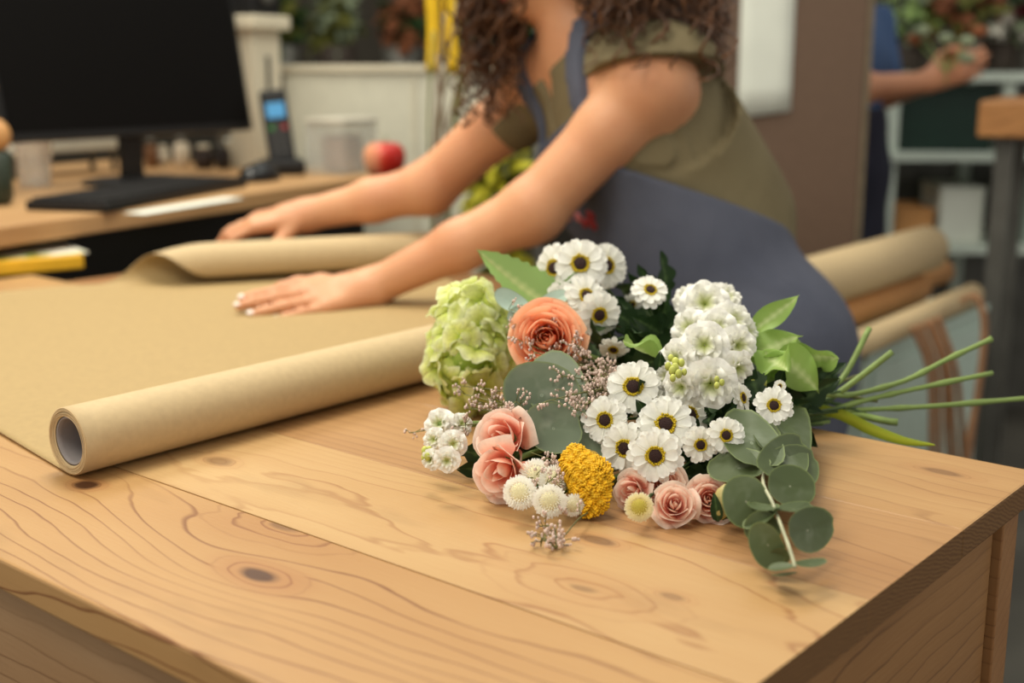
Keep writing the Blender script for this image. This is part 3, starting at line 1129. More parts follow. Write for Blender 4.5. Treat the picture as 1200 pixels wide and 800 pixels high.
# bud sprig beside it
p = P(889, 448, D(448) + 0.03)
bs = thing('bud_sprig', 'short sprig of tight yellow-green buds by the lime leaves', 'flower', p)
for k in range(10):
    q = P(889 + rng.uniform(-12, 9), 448 + rng.uniform(-10, 12), D(448) + 0.03 + rng.uniform(-0.008, 0.008))
    MB().ball(q, rng.uniform(0.0024, 0.0040), 7, 5, (1, 1, 1.3)).build('bud', M_bud, bs)
st = stemrun(p, norm_at(p, -0.2, 0.2), back=0.02)
MB().tube(st, 0.0015, 6).build('stem', M_stem, bs)

# ------------------------------------------------------------ yarrow
dY = D(563) - 0.008
yc = P(688, 562, dY)
yar = thing('yarrow', 'flat golden yellow yarrow head of tiny florets', 'flower', yc)
yb = MB()
yn = norm_at(yc, -0.15, 0.25)
Fy = facing(yc, yn)
ax = (RIGHT - yn * RIGHT.dot(yn)).normalized()
ay = yn.cross(ax)
for i in range(620):
    rr = math.sqrt((i + 0.5) / 620)
    an = i * 2.39996
    wob = 1 + 0.10 * math.sin(an * 3 + 1) + 0.06 * math.sin(an * 5)
    x = 29 * dY / FPX * rr * math.cos(an) * wob
    y = 44 * dY / FPX * rr * math.sin(an) * wob
    x += y * -0.22
    cl = 0.0016 * math.sin(x * 700) * math.cos(y * 620)
    h = 0.012 * (1 - rr * rr) + cl + rng.uniform(-0.0008, 0.0008)
    q = yc + ax * x + ay * y + yn * h
    yb.ball(q, rng.uniform(0.00105, 0.00150), 6, 4, R=Quaternion(rng.normal(0, 1, 4).tolist()).normalized().to_matrix())
o = yb.build('florets', M_yarrow, yar)
o['kind'] = 'stuff'
yb = MB()
for k in range(26):
    an = k * 2.4
    rr = math.sqrt(k / 26) * 0.8
    q = yc + ax * (28 * dY / FPX * rr * math.cos(an)) + ay * (42 * dY / FPX * rr * math.sin(an)) - yn * 0.002
    yb.tube([q, yc - yn * 0.03 + (q - yc) * 0.2, yc - yn * 0.045], 0.001, 5)
yb.build('stalks', M_stemdark, yar)
cb = MB().ball(yc - yn * 0.004, 1, 14, 8, (27 * dY / FPX, 0.010, 38 * dY / FPX), R=Matrix((ax, yn, ay)).transposed())
cb.build('flower_core', plain('yarrow_core', C(150, 116, 20), 0.8), yar)
st = stemrun(yc - yn * 0.04, yn, back=0.05)
st = st[:-1] + poly([st[-1], P(985, 446, 1.19), P(1019, 384, 1.2)], 5)
MB().tube(st, 0.0028, 8).build('stem', M_stem, yar)

# ------------------------------------------------------------ button mums
def mum_mesh(seed, mat):
    r = random.Random(seed)
    b = MB()
    n = 170
    for i in range(n):
        f = (i + 0.5) / n
        th = math.acos(1 - 1.25 * f)
        ph = i * 2.39996
        nn = Vector((math.sin(th) * math.cos(ph), math.sin(th) * math.sin(ph), math.cos(th)))
        t1 = nn.orthogonal().normalized()
        outv = Vector((math.cos(ph), math.sin(ph), 0))
        base = nn * 0.78
        base.z *= 0.75
        tip = base + (nn * (0.16 + 0.16 * f) + outv * 0.16 * f + Vector((r.uniform(-1, 1), r.uniform(-1, 1), r.uniform(-1, 1))) * 0.04)
        tip.z = tip.z if tip.z < 0.95 else 0.95
        side = nn.cross(outv)
        side = side.normalized() if side.length > 1e-4 else t1
        w = 0.042 + 0.05 * f
        mid = (base + tip) / 2 + nn * 0.03
        b.grid([[base - side * w * 0.6, base + side * w * 0.6], [mid - side * w, mid + side * w], [tip - side * w * 0.55, tip + side * w * 0.55]],
               [[f * 0.8] * 2, [f * 0.9 + 0.05] * 2, [min(1, f + 0.12)] * 2])
    b.ball((0, 0, 0), 0.70, 12, 8, (1, 1, 0.72), a=0.0)
    return b.mesh('petals', mat)


MUM = [mum_mesh(k, M_mum) for k in range(3)]
MUMC = mum_mesh(9, M_mumc)
GM = 'white button mums between peach rose and yarrow'
for i, (x, y, rpx, nx, ny, dd, me, lab, grp) in enumerate([
        (609, 577, 17, -0.2, 0.0, -0.01, MUM[0], 'white button mum pompom touching the lower peach rose', GM),
        (628, 557, 17, 0.1, 0.2, 0.0, MUM[1], 'white button mum pompom set back under the statice twigs', GM),
        (649, 562, 15, 0.3, 0.1, -0.002, MUM[2], 'small white button mum pressed against the yellow yarrow', GM),
        (644, 587, 17, 0.0, -0.2, -0.008, MUM[0], 'white button mum pompom resting on planks next to the yarrow', GM),
        (672, 592, 12, 0.2, -0.4, 0.01, MUM[1], 'white button mum half hidden under the yellow yarrow', None),
        (749, 594, 14.5, 0.05, 0.0, -0.008, MUMC, 'cream button mum resting on the planks below spray roses', None)]):
    d = D(y) + dd
    p = P(x, y, d)
    n = norm_at(p, nx, ny)
    t = thing('button_mum', lab, 'flower', group=grp, mat=facing(p, n, rpx * d / FPX, i))
    o = link(bpy.data.objects.new('petals', me), t)
    o['kind'] = 'stuff'
    st = stemrun(p, n, back=0.03)
    MB().tube(st, 0.0014, 6).build('stem', M_stemdark, t)


# ------------------------------------------------------------ eucalyptus
def round_leaf(name, mat, rx, ry, cup, seed):
    r = random.Random(seed)
    b = MB()
    n = 22
    vs = [Vector((0.0, 0, 0))]
    rings = (0.25, 0.5, 0.75, 0.93, 1.0)
    a1, a2 = r.uniform(0, 6), r.uniform(0, 6)
    rows, A = [], []
    for t in (0.02,) + rings:
        row = []
        for k in range(n):
            an = 2 * PI * k / n
            wob = 1 + 0.04 * math.sin(an * 2 + a1) + 0.03 * math.sin(an * 3 + a2)
            q = 1 - 0.10 * math.exp(-((an - PI) / 0.35) ** 2)
            x = rx + rx * t * math.cos(an) * wob * q
            y = ry * t * math.sin(an) * wob
            z = cup * rx * (t * t) * (0.7 + 0.5 * math.cos(2 * an + a1)) - 0.05 * rx * math.exp(-(y / (0.12 * ry)) ** 2) * t
            row.append(Vector((x, y, z)))
        rows.append(row)
        A.append([t] * n)
    b.grid(rows, A, closed=True)
    return b.mesh(name, mat)


def euc(label, stem_px, leaves, mat, rad=0.0012):
    pts = [P(*q) for q in stem_px]
    t = thing('eucalyptus_branch', label, 'eucalyptus', pts[0])
    MB().tube(poly(pts, 5), rad, 8).build('stem', M_eucstem, t)
    for i, (bx, by, bd, tx, ty, td, wpx, cup, up) in enumerate(leaves):
        b0, b1 = P(bx, by, bd), P(tx, ty, td)
        L = (b1 - b0).length
        me = round_leaf('round_leaf', mat, L / 2 * 1.12, wpx * bd / FPX * 1.16, cup, i + int(bx))
        place_leaf(me, t, b0, b1, up)
    return t


CA = (0.0, -0.9, 0.45)
def PH(x, y, h):
    q = T(x, y, ZT + h)
    return (x, y, (q - EYE).dot(Vector((0, cp, -sp))))


def EL(bx, by, bh, tx, ty, th, w, cup, up):
    return PH(bx, by, bh) + PH(tx, ty, th) + (w, cup, up)


euc('eucalyptus branch with round grey-green leaves reaching toward the table end', [
    PH(925, 485, 0.03), PH(905, 530, 0.045), PH(894, 562, 0.045), PH(905, 588, 0.042), PH(914, 612, 0.036), PH(925, 642, 0.028), PH(932, 665, 0.02)], [
    EL(897, 552, 0.040, 926, 488, 0.04, 36, 0.10, (0.2, -0.7, 0.7)),
    EL(900, 535, 0.040, 855, 500, 0.04, 34, 0.10, (-0.1, -0.7, 0.7)),
    EL(897, 562, 0.044, 948, 540, 0.036, 26, 0.10, (0.1, -0.7, 0.7)),
    EL(893, 560, 0.043, 846, 540, 0.04, 30, 0.12, (0.0, -0.8, 0.7)),
    EL(893, 556, 0.043, 872, 492, 0.06, 32, 0.10, (0.0, -0.8, 0.7)),
    EL(894, 562, 0.047, 935, 524, 0.045, 24, 0.10, (0.1, -0.75, 0.7)),
    EL(896, 565, 0.047, 949, 573, 0.040, 23, 0.12, (0.05, -0.75, 0.65)),
    EL(899, 572, 0.045, 855, 600, 0.030, 27, 0.12, (-0.1, -0.85, 0.5)),
    EL(910, 604, 0.040, 880, 607, 0.030, 20, 0.1, (0, -0.6, 0.8)),
    EL(908, 600, 0.042, 947, 594, 0.036, 11, 0.1, (0.0, -0.2, 0.95)),
    EL(908, 600, 0.042, 883, 591, 0.036, 11, 0.1, (0.0, -0.2, 0.95)),
    EL(919, 630, 0.032, 885, 645, 0.020, 25, 0.2, (-0.1, -0.95, 0.3)),
    EL(918, 628, 0.033, 968, 616, 0.026, 23, 0.12, (0.15, -0.9, 0.4)),
    EL(911, 606, 0.037, 880, 628, 0.022, 18, 0.1, (0, -0.8, 0.5)),
    EL(931, 663, 0.021, 904, 666, 0.018, 8, 0.1, (0, -0.15, 0.95)),
    EL(931, 663, 0.021, 964, 658, 0.018, 8, 0.1, (0, -0.2, 0.95)),
    EL(933, 670, 0.017, 908, 672, 0.010, 9, -0.1, (0, 0.1, 1)),
    EL(924, 645, 0.026, 907, 655, 0.015, 10, 0.1, (0, -0.9, 0.3)),
], M_euc)
euc('eucalyptus sprig with broad bluish leaves lying between the roses', [
    (900, 480, 1.14), (780, 470, 1.10), (690, 490, 1.03), (662, 500, 1.01)], [
    (672, 490, 1.03, 606, 442, 1.035, 36, 0.10, (0.0, -0.9, 0.4)),
    (668, 495, 1.02, 640, 425, 1.06, 33, 0.12, (0.0, -0.9, 0.45)),
    (682, 498, 1.01, 622, 505, 1.0, 29, 0.15, (0.0, -0.8, 0.6)),
    (668, 495, 1.02, 720, 520, 1.015, 24, 0.15, (0.1, -0.7, 0.7)),
], M_eucblue)
euc('pale silvery eucalyptus tip against the big green leaf', [(700, 400, 1.18), (640, 372, 1.17), (618, 362, 1.165)], [
    (620, 364, 1.163, 584, 346, 1.16, 12, 0.2, (-0.2, -0.7, 0.7)), (625, 368, 1.163, 598, 372, 1.155, 11, 0.2, (0, -0.9, 0.4)),
    (630, 362, 1.17, 662, 345, 1.17, 10, 0.1, (0, -0.8, 0.6))], M_eucpale, 0.0012)

# big pale green serrated leaf behind the hydrangea
b0, b1 = P(658, 368, 1.2), P(556, 298, 1.225)
bl = thing('serrated_leaf', 'large pale green serrated leaf behind the coral rose', 'leaf', b0)
place_leaf(leaf_mesh('leaf_blade', M_leafpale, (b1 - b0).length, 0.024, -0.2, 0.25, 0.06, 1, 0, 22, 9, seed=4), bl, b0, b1, (0.25, -0.8, 0.6), 'leaf_blade')
place_leaf(leaf_mesh('leaf_blade', M_leafpale, 0.05, 0.014, -0.2, 0.25, 0.06, 1, 0, 18, 9, seed=5), bl, P(655, 372, 1.195), P(672, 328, 1.2), (0.25, -0.8, 0.6), 'leaf_blade')
st = stemrun(b0, (b1 - b0).normalized(), back=0.03)
MB().tube(st, 0.0018, 6).build('stem', M_stem, bl)

# yellow-green blade leaf beyond the table edge
b = MB()
pts = poly([P(950, 478, 1.175), P(985, 486, 1.168), P(1020, 503, 1.155), P(1060, 517, 1.14), P(1096, 522, 1.128)], 6)
rows, A = [], []
for i, q in enumerate(pts):
    f = i / (len(pts) - 1)
    w = 0.0055 * math.sin(PI * min(1, 0.15 + f * 0.85)) + 0.0006
    rows.append([q - CUP * w + Vector((0, 0.002, 0)), q, q + CUP * w + Vector((0, 0.002, 0))])
    A.append([0.8, 0.0, 0.8])
b.grid(rows, A)
o = b.build('grass_blade', M_blade)
tag(o, 'narrow yellow-green blade leaf hanging at the table edge', 'leaf')

# extra bare stem ends
for i, (a, bb, r_, mt) in enumerate((((958, 470, 1.18), (1016, 486, 1.19), 0.0019, M_stemdark), ((955, 462, 1.19), (1028, 470, 1.2), 0.0016, M_stembrown), ((955, 455, 1.19), (1005, 440, 1.21), 0.0014, M_stembrown))):
    o = MB().tube(poly([P(*a) - HUBD * 0.1, P(*a), P(*bb)], 6), r_, 8).build('cut_stem', mt)
    tag(o, ['short dark green cut stem end among the long stems', 'olive cut stem end crossing the long stems', 'thin olive twig end above the long stems'][i], 'stem')


# ------------------------------------------------------------ statice sprays
def statice(label, root, tips, dens, seed):
    r = random.Random(seed)
    p0 = P(*root)
    t = thing('statice_spray', label, 'flower', p0)
    s, f = MB(), MB()
    for (x, y, d) in tips:
        e = P(x, y, d)
        mid = (p0 + e) / 2 + Vector((r.uniform(-0.008, 0.008), -0.004, r.uniform(-0.004, 0.012)))
        run = poly([p0, mid, e], 8)
        s.tube(run, [0.0007 - 0.0003 * i / len(run) for i in range(len(run))], 5)
        for k in range(dens):
            i = r.randint(len(run) // 3, len(run) - 1)
            a = run[i]
            tw = a + Vector((r.gauss(0, 1), r.gauss(-0.2, 0.7), r.gauss(0.15, 1))).normalized() * r.uniform(0.005, 0.014)
            tw.z = max(tw.z, ZT + 0.003)
            s.tube([a, (a + tw) / 2 + Vector((0, 0, 0.001)), tw], 0.0003, 4)
            for q in range(4):
                c = a.lerp(tw, 0.55 + 0.15 * q) + Vector((r.gauss(0, 1), r.gauss(0, 1), r.gauss(0, 1))) * 0.0011
                f.ball(c, r.uniform(0.0008, 0.0014), 5, 4, (1, 1, 1.3))
    s.build('branches', M_stembrown, t)
    o = f.build('blossoms', M_stat, t)
    o['kind'] = 'stuff'
    return t


statice('pinkish statice spray between coral rose and front daisies', (760, 470, 1.09), [
    (668, 425, 1.07), (690, 415, 1.085), (700, 440, 1.055), (680, 452, 1.035), (665, 462, 1.02), (695, 470, 1.02), (672, 484, 1.0), (705, 425, 1.08), (640, 470, 1.0), (655, 440, 1.03)], 20, 1)
statice('pinkish statice twigs crossing the coral rose', (690, 430, 1.09), [
    (596, 362, 1.12), (604, 380, 1.105), (615, 370, 1.11), (600, 395, 1.095), (625, 412, 1.075), (668, 405, 1.08)], 11, 2)
statice('greyish statice spray beside hydrangea, reaching over peach rose', (660, 500, 1.03), [
    (545, 462, 1.08), (560, 470, 1.07), (575, 465, 1.06), (590, 455, 1.06), (570, 485, 1.02), (595, 480, 1.01), (480, 507, 1.06), (545, 478, 1.06), (605, 470, 1.02), (540, 452, 1.10)], 12, 3)
statice('sparse statice twigs over the white button mums', (690, 545, 0.985), [
    (612, 560, 0.945), (625, 580, 0.93), (650, 600, 0.915), (640, 545, 0.96), (660, 560, 0.945), (622, 530, 0.985)], 9, 4)
statice('fallen statice twig lying on the planks below yarrow', (694, 598, 0.945), [(652, 640, 0.878)], 3, 5)
statice('little statice twig end lying on the planks', (652, 642, 0.876), [(630, 617, 0.915), (640, 622, 0.905), (634, 640, 0.88), (645, 634, 0.888)], 7, 6)

# ------------------------------------------------------------ people: one continuous surface from blended rounded shapes
class Field:
    def __init__(s, lo, hi, h):
        s.h = h
        s.lo = np.array(lo, float)
        s.n = np.ceil((np.array(hi, float) - s.lo) / h).astype(int) + 1
        s.F = np.full(tuple(s.n), 0.06, np.float32)

    def sub(s, a, b, pad):
        i0 = np.clip(np.floor((np.array(a) - pad - s.lo) / s.h).astype(int), 0, s.n)
        i1 = np.clip(np.ceil((np.array(b) + pad - s.lo) / s.h).astype(int) + 1, 0, s.n)
        if np.any(i1 <= i0):
            return None, None
        ax = [(s.lo[k] + s.h * np.arange(i0[k], i1[k])).astype(np.float32) for k in range(3)]
        G = np.meshgrid(*ax, indexing='ij', sparse=True)
        return tuple(slice(i0[k], i1[k]) for k in range(3)), G

    def smin(s, sl, d, k):
        f = s.F[sl]
        if k <= 0:
            s.F[sl] = np.minimum(f, d)
        else:
            hh = np.maximum(k - np.abs(f - d), 0) / k
            s.F[sl] = np.minimum(f, d) - hh * hh * k * 0.25

    def cone(s, a, b, ra, rb, k=0.012):
        a, b = np.array(a, float), np.array(b, float)
        R = max(ra, rb)
        sl, G = s.sub(np.minimum(a, b) - R, np.maximum(a, b) + R, 0.05)
        if sl is None:
            return
        ab = b - a
        L2 = max(ab @ ab, 1e-12)
        t = ((G[0] - a[0]) * ab[0] + (G[1] - a[1]) * ab[1] + (G[2] - a[2]) * ab[2]) / L2
        t = np.clip(t, 0, 1)
        d = np.sqrt((G[0] - a[0] - t * ab[0]) ** 2 + (G[1] - a[1] - t * ab[1]) ** 2 + (G[2] - a[2] - t * ab[2]) ** 2) - (ra + (rb - ra) * t)
        s.smin(sl, d.astype(np.float32), k)

    def ell(s, c, r, axes, k=0.03):
        c = np.array(c, float)
        R = max(r)
        sl, G = s.sub(c - R, c + R, 0.05)
        if sl is None:
            return
        q = []
        for ax in axes:
            q.append((G[0] - c[0]) * ax[0] + (G[1] - c[1]) * ax[1] + (G[2] - c[2]) * ax[2])
        k0 = np.sqrt(sum((q[i] / r[i]) ** 2 for i in range(3)))
        k1 = np.sqrt(sum((q[i] / r[i] ** 2) ** 2 for i in range(3))) + 1e-6
        s.smin(sl, (k0 * (k0 - 1) / k1).astype(np.float32), k)

    def axes(s):
        ax = [(s.lo[k] + s.h * np.arange(s.n[k])).astype(np.float32) for k in range(3)]
        return np.meshgrid(*ax, indexing='ij', sparse=True)

    def plane(s, p, n):
        """keep the side the normal points away from"""
        G = s.axes()
        n = Vector(n).normalized()
        return (G[0] - p[0]) * n[0] + (G[1] - p[1]) * n[1] + (G[2] - p[2]) * n[2]

    def cut(s, p, n):
        s.F = np.maximum(s.F, s.plane(p, n).astype(np.float32))

    def mesh(s, name, mat, smooth=2, keep=None):
        F = s.F
        ins = F < 0
        nx, ny, nz = F.shape
        cnt = np.zeros((nx - 1, ny - 1, nz - 1), np.int8)
        offs = [(i, j, k) for i in (0, 1) for j in (0, 1) for k in (0, 1)]
        for i, j, k in offs:
            cnt += ins[i:nx - 1 + i, j:ny - 1 + j, k:nz - 1 + k]
        act = (cnt > 0) & (cnt < 8)
        idx = np.argwhere(act)
        vid = np.full(act.shape, -1, np.int32)
        vid[act] = np.arange(len(idx))
        val = np.stack([F[idx[:, 0] + i, idx[:, 1] + j, idx[:, 2] + k] for i, j, k in offs], 1)
        acc = np.zeros((len(idx), 3))
        num = np.zeros(len(idx))
        for a in range(8):
            for b in range(a + 1, 8):
                df = [offs[b][q] - offs[a][q] for q in range(3)]
                if sum(abs(q) for q in df) != 1:
                    continue
                va, vb = val[:, a], val[:, b]
                m = (va < 0) != (vb < 0)
                t = np.where(m, va / np.where(m, va - vb, 1), 0)
                pt = np.array(offs[a])[None, :] + t[:, None] * np.array(df)[None, :]
                acc[m] += pt[m]
                num[m] += 1
        V = (idx + acc / num[:, None]) * s.h + s.lo
        quads = []
        for ax in range(3):
            A = [slice(None)] * 3
            B = [slice(None)] * 3
            A[ax] = slice(0, -1)
            B[ax] = slice(1, None)
            ch = ins[tuple(A)] != ins[tuple(B)]
            e = np.argwhere(ch)
            o1, o2 = (ax + 1) % 3, (ax + 2) % 3
            ok = (e[:, o1] > 0) & (e[:, o2] > 0) & (e[:, o1] < F.shape[o1] - 1) & (e[:, o2] < F.shape[o2] - 1)
            e = e[ok]
            q = []
            for d1, d2 in ((-1, -1), (0, -1), (0, 0), (-1, 0)):
                c = e.copy()
                c[:, o1] += d1
                c[:, o2] += d2
                q.append(vid[c[:, 0], c[:, 1], c[:, 2]])
            q = np.stack(q, 1)
            fl = ~ins[e[:, 0], e[:, 1], e[:, 2]]
            q[fl] = q[fl][:, ::-1]
            quads.append(q)
        Q = np.concatenate(quads)
        E = np.concatenate([Q[:, [0, 1]], Q[:, [1, 2]], Q[:, [2, 3]], Q[:, [3, 0]]])
        for it in range(smooth):
            for lam in (0.5, -0.52):
                S = np.zeros_like(V)
                n_ = np.zeros(len(V))
                for c in range(3):
                    S[:, c] = np.bincount(E[:, 0], V[E[:, 1], c], len(V)) + np.bincount(E[:, 1], V[E[:, 0], c], len(V))
                n_ = np.bincount(E[:, 0], minlength=len(V)) + np.bincount(E[:, 1], minlength=len(V))
                V = V + lam * (S / np.maximum(n_, 1)[:, None] - V)
        me = bpy.data.meshes.new(name)
        me.vertices.add(len(V))
        me.vertices.foreach_set('co', V.astype(np.float32).ravel())
        me.loops.add(Q.size)
        me.loops.foreach_set('vertex_index', Q.astype(np.int32).ravel())
        me.polygons.add(len(Q))
        me.polygons.foreach_set('loop_start', np.arange(0, Q.size, 4, dtype=np.int32))
        me.polygons.foreach_set('loop_total', np.full(len(Q), 4, np.int32))
        me.polygons.foreach_set('use_smooth', np.ones(len(Q), bool))
        me.materials.append(mat)
        me.update(calc_edges=True)
        me.validate()
        return me


def put(me, name, parent):
    o = bpy.data.objects.new(name, me)
    me.transform(MATRIX[parent.name].inverted())
    COL.objects.link(o)
    o.parent = parent
    return o


def skin_mat(name, a, b, c):
    m = NT(name)
    n1 = m.noise(m.coord(), 9.0, 3.0)
    n2 = m.noise(m.coord(), 120.0, 2.0)
    col = m.mix(m.range(n1, 0.35, 0.7), a, b)
    col = m.mix(m.range(n2, 0.5, 0.8, 0, 0.2), col, c)
    m.bump(n2, 0.08, 0.001)
    return m.fin(col, 0.48, spec=0.35, **{'Subsurface Weight': 0.12, 'Subsurface Radius': (0.012, 0.005, 0.003), 'Subsurface Scale': 0.5})


M_skin = skin_mat('skin', C(208, 152, 112), C(198, 136, 98), C(188, 122, 90))


def cloth_mat(name, a, b, scale=900, bump=0.25, rough=0.85):
    m = NT(name)
    w = m.noise(m.coord((1, 1, 0.25)), scale, 2.0)
    n1 = m.noise(m.coord(), 8.0, 3.0)
    col = m.mix(m.range(n1, 0.3, 0.7), a, b)
    col = m.mix(m.range(w, 0.3, 0.7, 0, 0.25), col, tuple(q * 0.7 for q in a[:3]) + (1,))
    fold = m.noise(m.coord((1.0, 1.0, 0.5)), 14.0, 2.0, 0.5, 1.2)
    m.bump(m.math('ADD', m.math('MULTIPLY', fold, 5.0), m.math('MULTIPLY', w, 0.2)), bump, 0.004)
    return m.fin(col, rough, spec=0.15)


M_olive = cloth_mat('olive_blouse', C(124, 112, 84), C(112, 100, 74))
M_apron = cloth_mat('blue_grey_apron', C(90, 92, 104), C(78, 81, 94))

# --- joints of the woman behind the table
shN, elN = P(764, 100, 1.70), P(624, 247, 1.735)
wrN = P(436, 337, 1.785)
shF, elF = P(628, 108, 2.0), P(503, 220, 2.07)
wrF = P(358, 252, 2.10)
pel, wai, che, nkb = P(848, 410, 1.86), P(812, 275, 1.86), P(748, 165, 1.86), P(690, 62, 1.87)
nkt, hed = P(652, -10, 1.85), P(632, -82, 1.84)
LAT = (shN - shF)
LAT.z = 0
LAT.normalize()                              # her left, toward the lens
SPN = (nkb - pel).normalized()
LATo = (LAT - SPN * LAT.dot(SPN)).normalized()
FWD = SPN.cross(LATo)
if FWD.x > 0:
    FWD = -FWD
FWH = Vector((FWD.x, FWD.y, 0)).normalized()
AX = (LATo, FWD, SPN)
AXH = (LAT, FWH, ZUP)


def torso(f, g, skirt=False):
    """trunk shapes swollen by g"""
    f.ell(che, (0.158 + g, 0.108 + g, 0.165 + g), AX, 0.04)
    f.ell(che + FWD * 0.055 + LATo * 0.07 - SPN * 0.02, (0.062 + g, 0.062 + g, 0.065 + g), AX, 0.04)
    f.ell(che + FWD * 0.055 - LATo * 0.07 - SPN * 0.02, (0.062 + g, 0.062 + g, 0.065 + g), AX, 0.04)
    f.ell(wai, (0.135 + g, 0.108 + g, 0.16 + g), AX, 0.05)
    f.ell(pel, (0.168 + g, 0.128 + g, 0.15 + g), AX, 0.05)
    f.ell(pel - FWD * 0.03 - SPN * 0.03, (0.15 + g, 0.12 + g, 0.11 + g), AX, 0.05)


def arm(f, a, b, c, g=0.0):
    m1 = a.lerp(b, 0.35)
    f.cone(a, m1, 0.050 + g, 0.046 + g, 0.02)
    f.cone(m1, b, 0.046 + g, 0.0425 + g, 0.02)
    m2 = b.lerp(c, 0.45)
    f.cone(b, m2, 0.0425 + g, 0.0345 + g, 0.02)
    f.cone(m2, c, 0.0345 + g, 0.0255 + g, 0.02)


def hand(f, wr, aim, side, up, curl, spread, thumb, sc=1.0, pressed=0.0):
    """wr wrist, aim finger direction, side toward the thumb, up out of the back of the hand"""
    aim = aim.normalized()
    side = (side - aim * side.dot(aim)).normalized()
    up = (up - aim * up.dot(aim) - side * up.dot(side)).normalized()
    kn = []
    for i, (o, l) in enumerate(((0.027, 0.088), (0.009, 0.091), (-0.009, 0.086), (-0.026, 0.078))):
        k = wr + (aim * l + side * o * 1.0 + up * (0.004 - 0.003 * abs(i - 1))) * sc
        kn.append(k)
        f.cone(wr + side * o * 0.55 * sc + aim * 0.005, k, 0.0155 * sc, 0.0112 * sc, 0.012)
    f.cone(wr, wr + aim * 0.03 * sc, 0.024 * sc, 0.021 * sc, 0.02)
    tips = []
    for i, (ls, r) in enumerate((((0.042, 0.025, 0.02), 0.0086), ((0.046, 0.029, 0.021), 0.0088), ((0.042, 0.027, 0.021), 0.0083), ((0.033, 0.02, 0.018), 0.0074))):
        p = kn[i]
        ang = 0.0
        yaw = spread * (1.5 - i)
        base = (aim * math.cos(yaw) + side * math.sin(yaw)).normalized()
        for j, l in enumerate(ls):
            ang += curl[j]
            dirv = base * math.cos(ang) - up * math.sin(ang)
            q = p + dirv * l * sc
            f.cone(p, q, (r - 0.0005 * j) * sc, (r - 0.0009 - 0.0006 * j) * sc, 0.004)
            p = q
        tips.append((p, dirv))
    p = wr + (aim * 0.022 + side * 0.024 - up * 0.006) * sc
    tp = None
    for j, (l, v) in enumerate(zip((0.042, 0.032, 0.026), thumb)):
        dirv = (aim * v[0] + side * v[1] + up * v[2]).normalized()
        q = p + dirv * l * sc
        f.cone(p, q, (0.0135 - 0.002 * j) * sc, (0.0112 - 0.0018 * j) * sc, 0.008)
        p = q
        tp = (p, dirv)
    return tips, tp, (aim, side, up)


root = thing('person', 'woman in olive blouse and blue-grey apron, both hands on the kraft paper', 'person',
             (pel.x, pel.y, 0))
B = Field((-0.62, 1.50, 0.0), (0.62, 2.32, 1.50), 0.0042)
torso(B, 0.0)
B.cone(che + SPN * 0.10, nkb, 0.075, 0.058, 0.05)
B.cone(shN - LATo * 0.05 + SPN * 0.01, shN, 0.055, 0.052, 0.04)
B.cone(shF + LATo * 0.05 + SPN * 0.01, shF, 0.055, 0.050, 0.04)
B.cone(nkb, shN, 0.045, 0.048, 0.05)
B.cone(nkb, shF, 0.045, 0.046, 0.05)
B.cone(nkb, nkt, 0.052, 0.048, 0.03)
arm(B, shN, elN, wrN)
arm(B, shF, elF, wrF)
B.cone(elN, elN + (elN - shN).normalized() * 0.014, 0.036, 0.03, 0.02)
# legs and feet
for sgn in (1, -1):
    hip = pel + LAT * 0.085 * sgn - ZUP * 0.03
    kne = hip + FWH * 0.03
    kne.z = 0.46
    ank = kne - FWH * 0.03
    ank.z = 0.08
    B.cone(hip, kne, 0.082, 0.056, 0.03)
    B.cone(kne, ank.lerp(kne, 0.6), 0.054, 0.052, 0.02)
    B.cone(ank.lerp(kne, 0.6), ank, 0.052, 0.036, 0.02)
    B.cone(ank - FWH * 0.03 - ZUP * 0.04, ank + FWH * 0.14 - ZUP * 0.05, 0.036, 0.028, 0.02)
# head: skull, jaw, nose, brows, lips, ears
HF_ = (FWH * 0.93 - ZUP * 0.36).normalized()
HL = LAT
HU = HL.cross(HF_)
if HU.z < 0:
    HU = -HU
HA = (HL, HF_, HU)
B.ell(hed + HU * 0.02, (0.075, 0.094, 0.088), HA, 0.02)
B.ell(hed + HF_ * 0.02 - HU * 0.03, (0.060, 0.072, 0.075), HA, 0.03)
B.ell(hed + HF_ * 0.062 - HU * 0.092, (0.026, 0.022, 0.018), HA, 0.03)
B.cone(hed + HF_ * 0.092 + HU * 0.0, hed + HF_ * 0.106 - HU * 0.034, 0.008, 0.013, 0.012)
B.ell(hed + HF_ * 0.084 - HU * 0.062, (0.022, 0.012, 0.006), HA, 0.006)
B.ell(hed + HF_ * 0.082 - HU * 0.072, (0.019, 0.012, 0.007), HA, 0.006)
for sgn in (1, -1):
    B.ell(hed + HF_ * 0.080 + HL * 0.032 * sgn + HU * 0.018, (0.024, 0.010, 0.007), HA, 0.01)
    B.ell(hed + HL * 0.078 * sgn - HF_ * 0.005 - HU * 0.01, (0.007, 0.018, 0.03), HA, 0.008)
# near hand flat on the sheet
aimN = (T(283, 362, ZT + 0.011) - wrN)
tipsN, thN, axN = hand(B, wrN, aimN, Vector((-0.25, 0.85, 0.38)), Vector((-0.1, -0.45, 0.85)), (0.02, 0.06, 0.04), 0.02,
                       ((0.8, 0.6, -0.12), (0.95, 0.25, -0.05), (0.98, 0.05, -0.05)), 1.03)
# far hand over the curl of the sheet
aimF = (P(258, 266, 2.07) - wrF)
tipsF, thF, axF = hand(B, wrF, aimF, Vector((0.25, -0.95, -0.25)), Vector((0.1, -0.35, 0.95)), (0.30, 0.55, 0.4), 0.06,
                       ((0.75, 0.5, -0.45), (0.85, 0.15, -0.5), (0.9, 0.0, -0.4)), 0.98)
put(B.mesh('body', M_skin, 2), 'body', root)

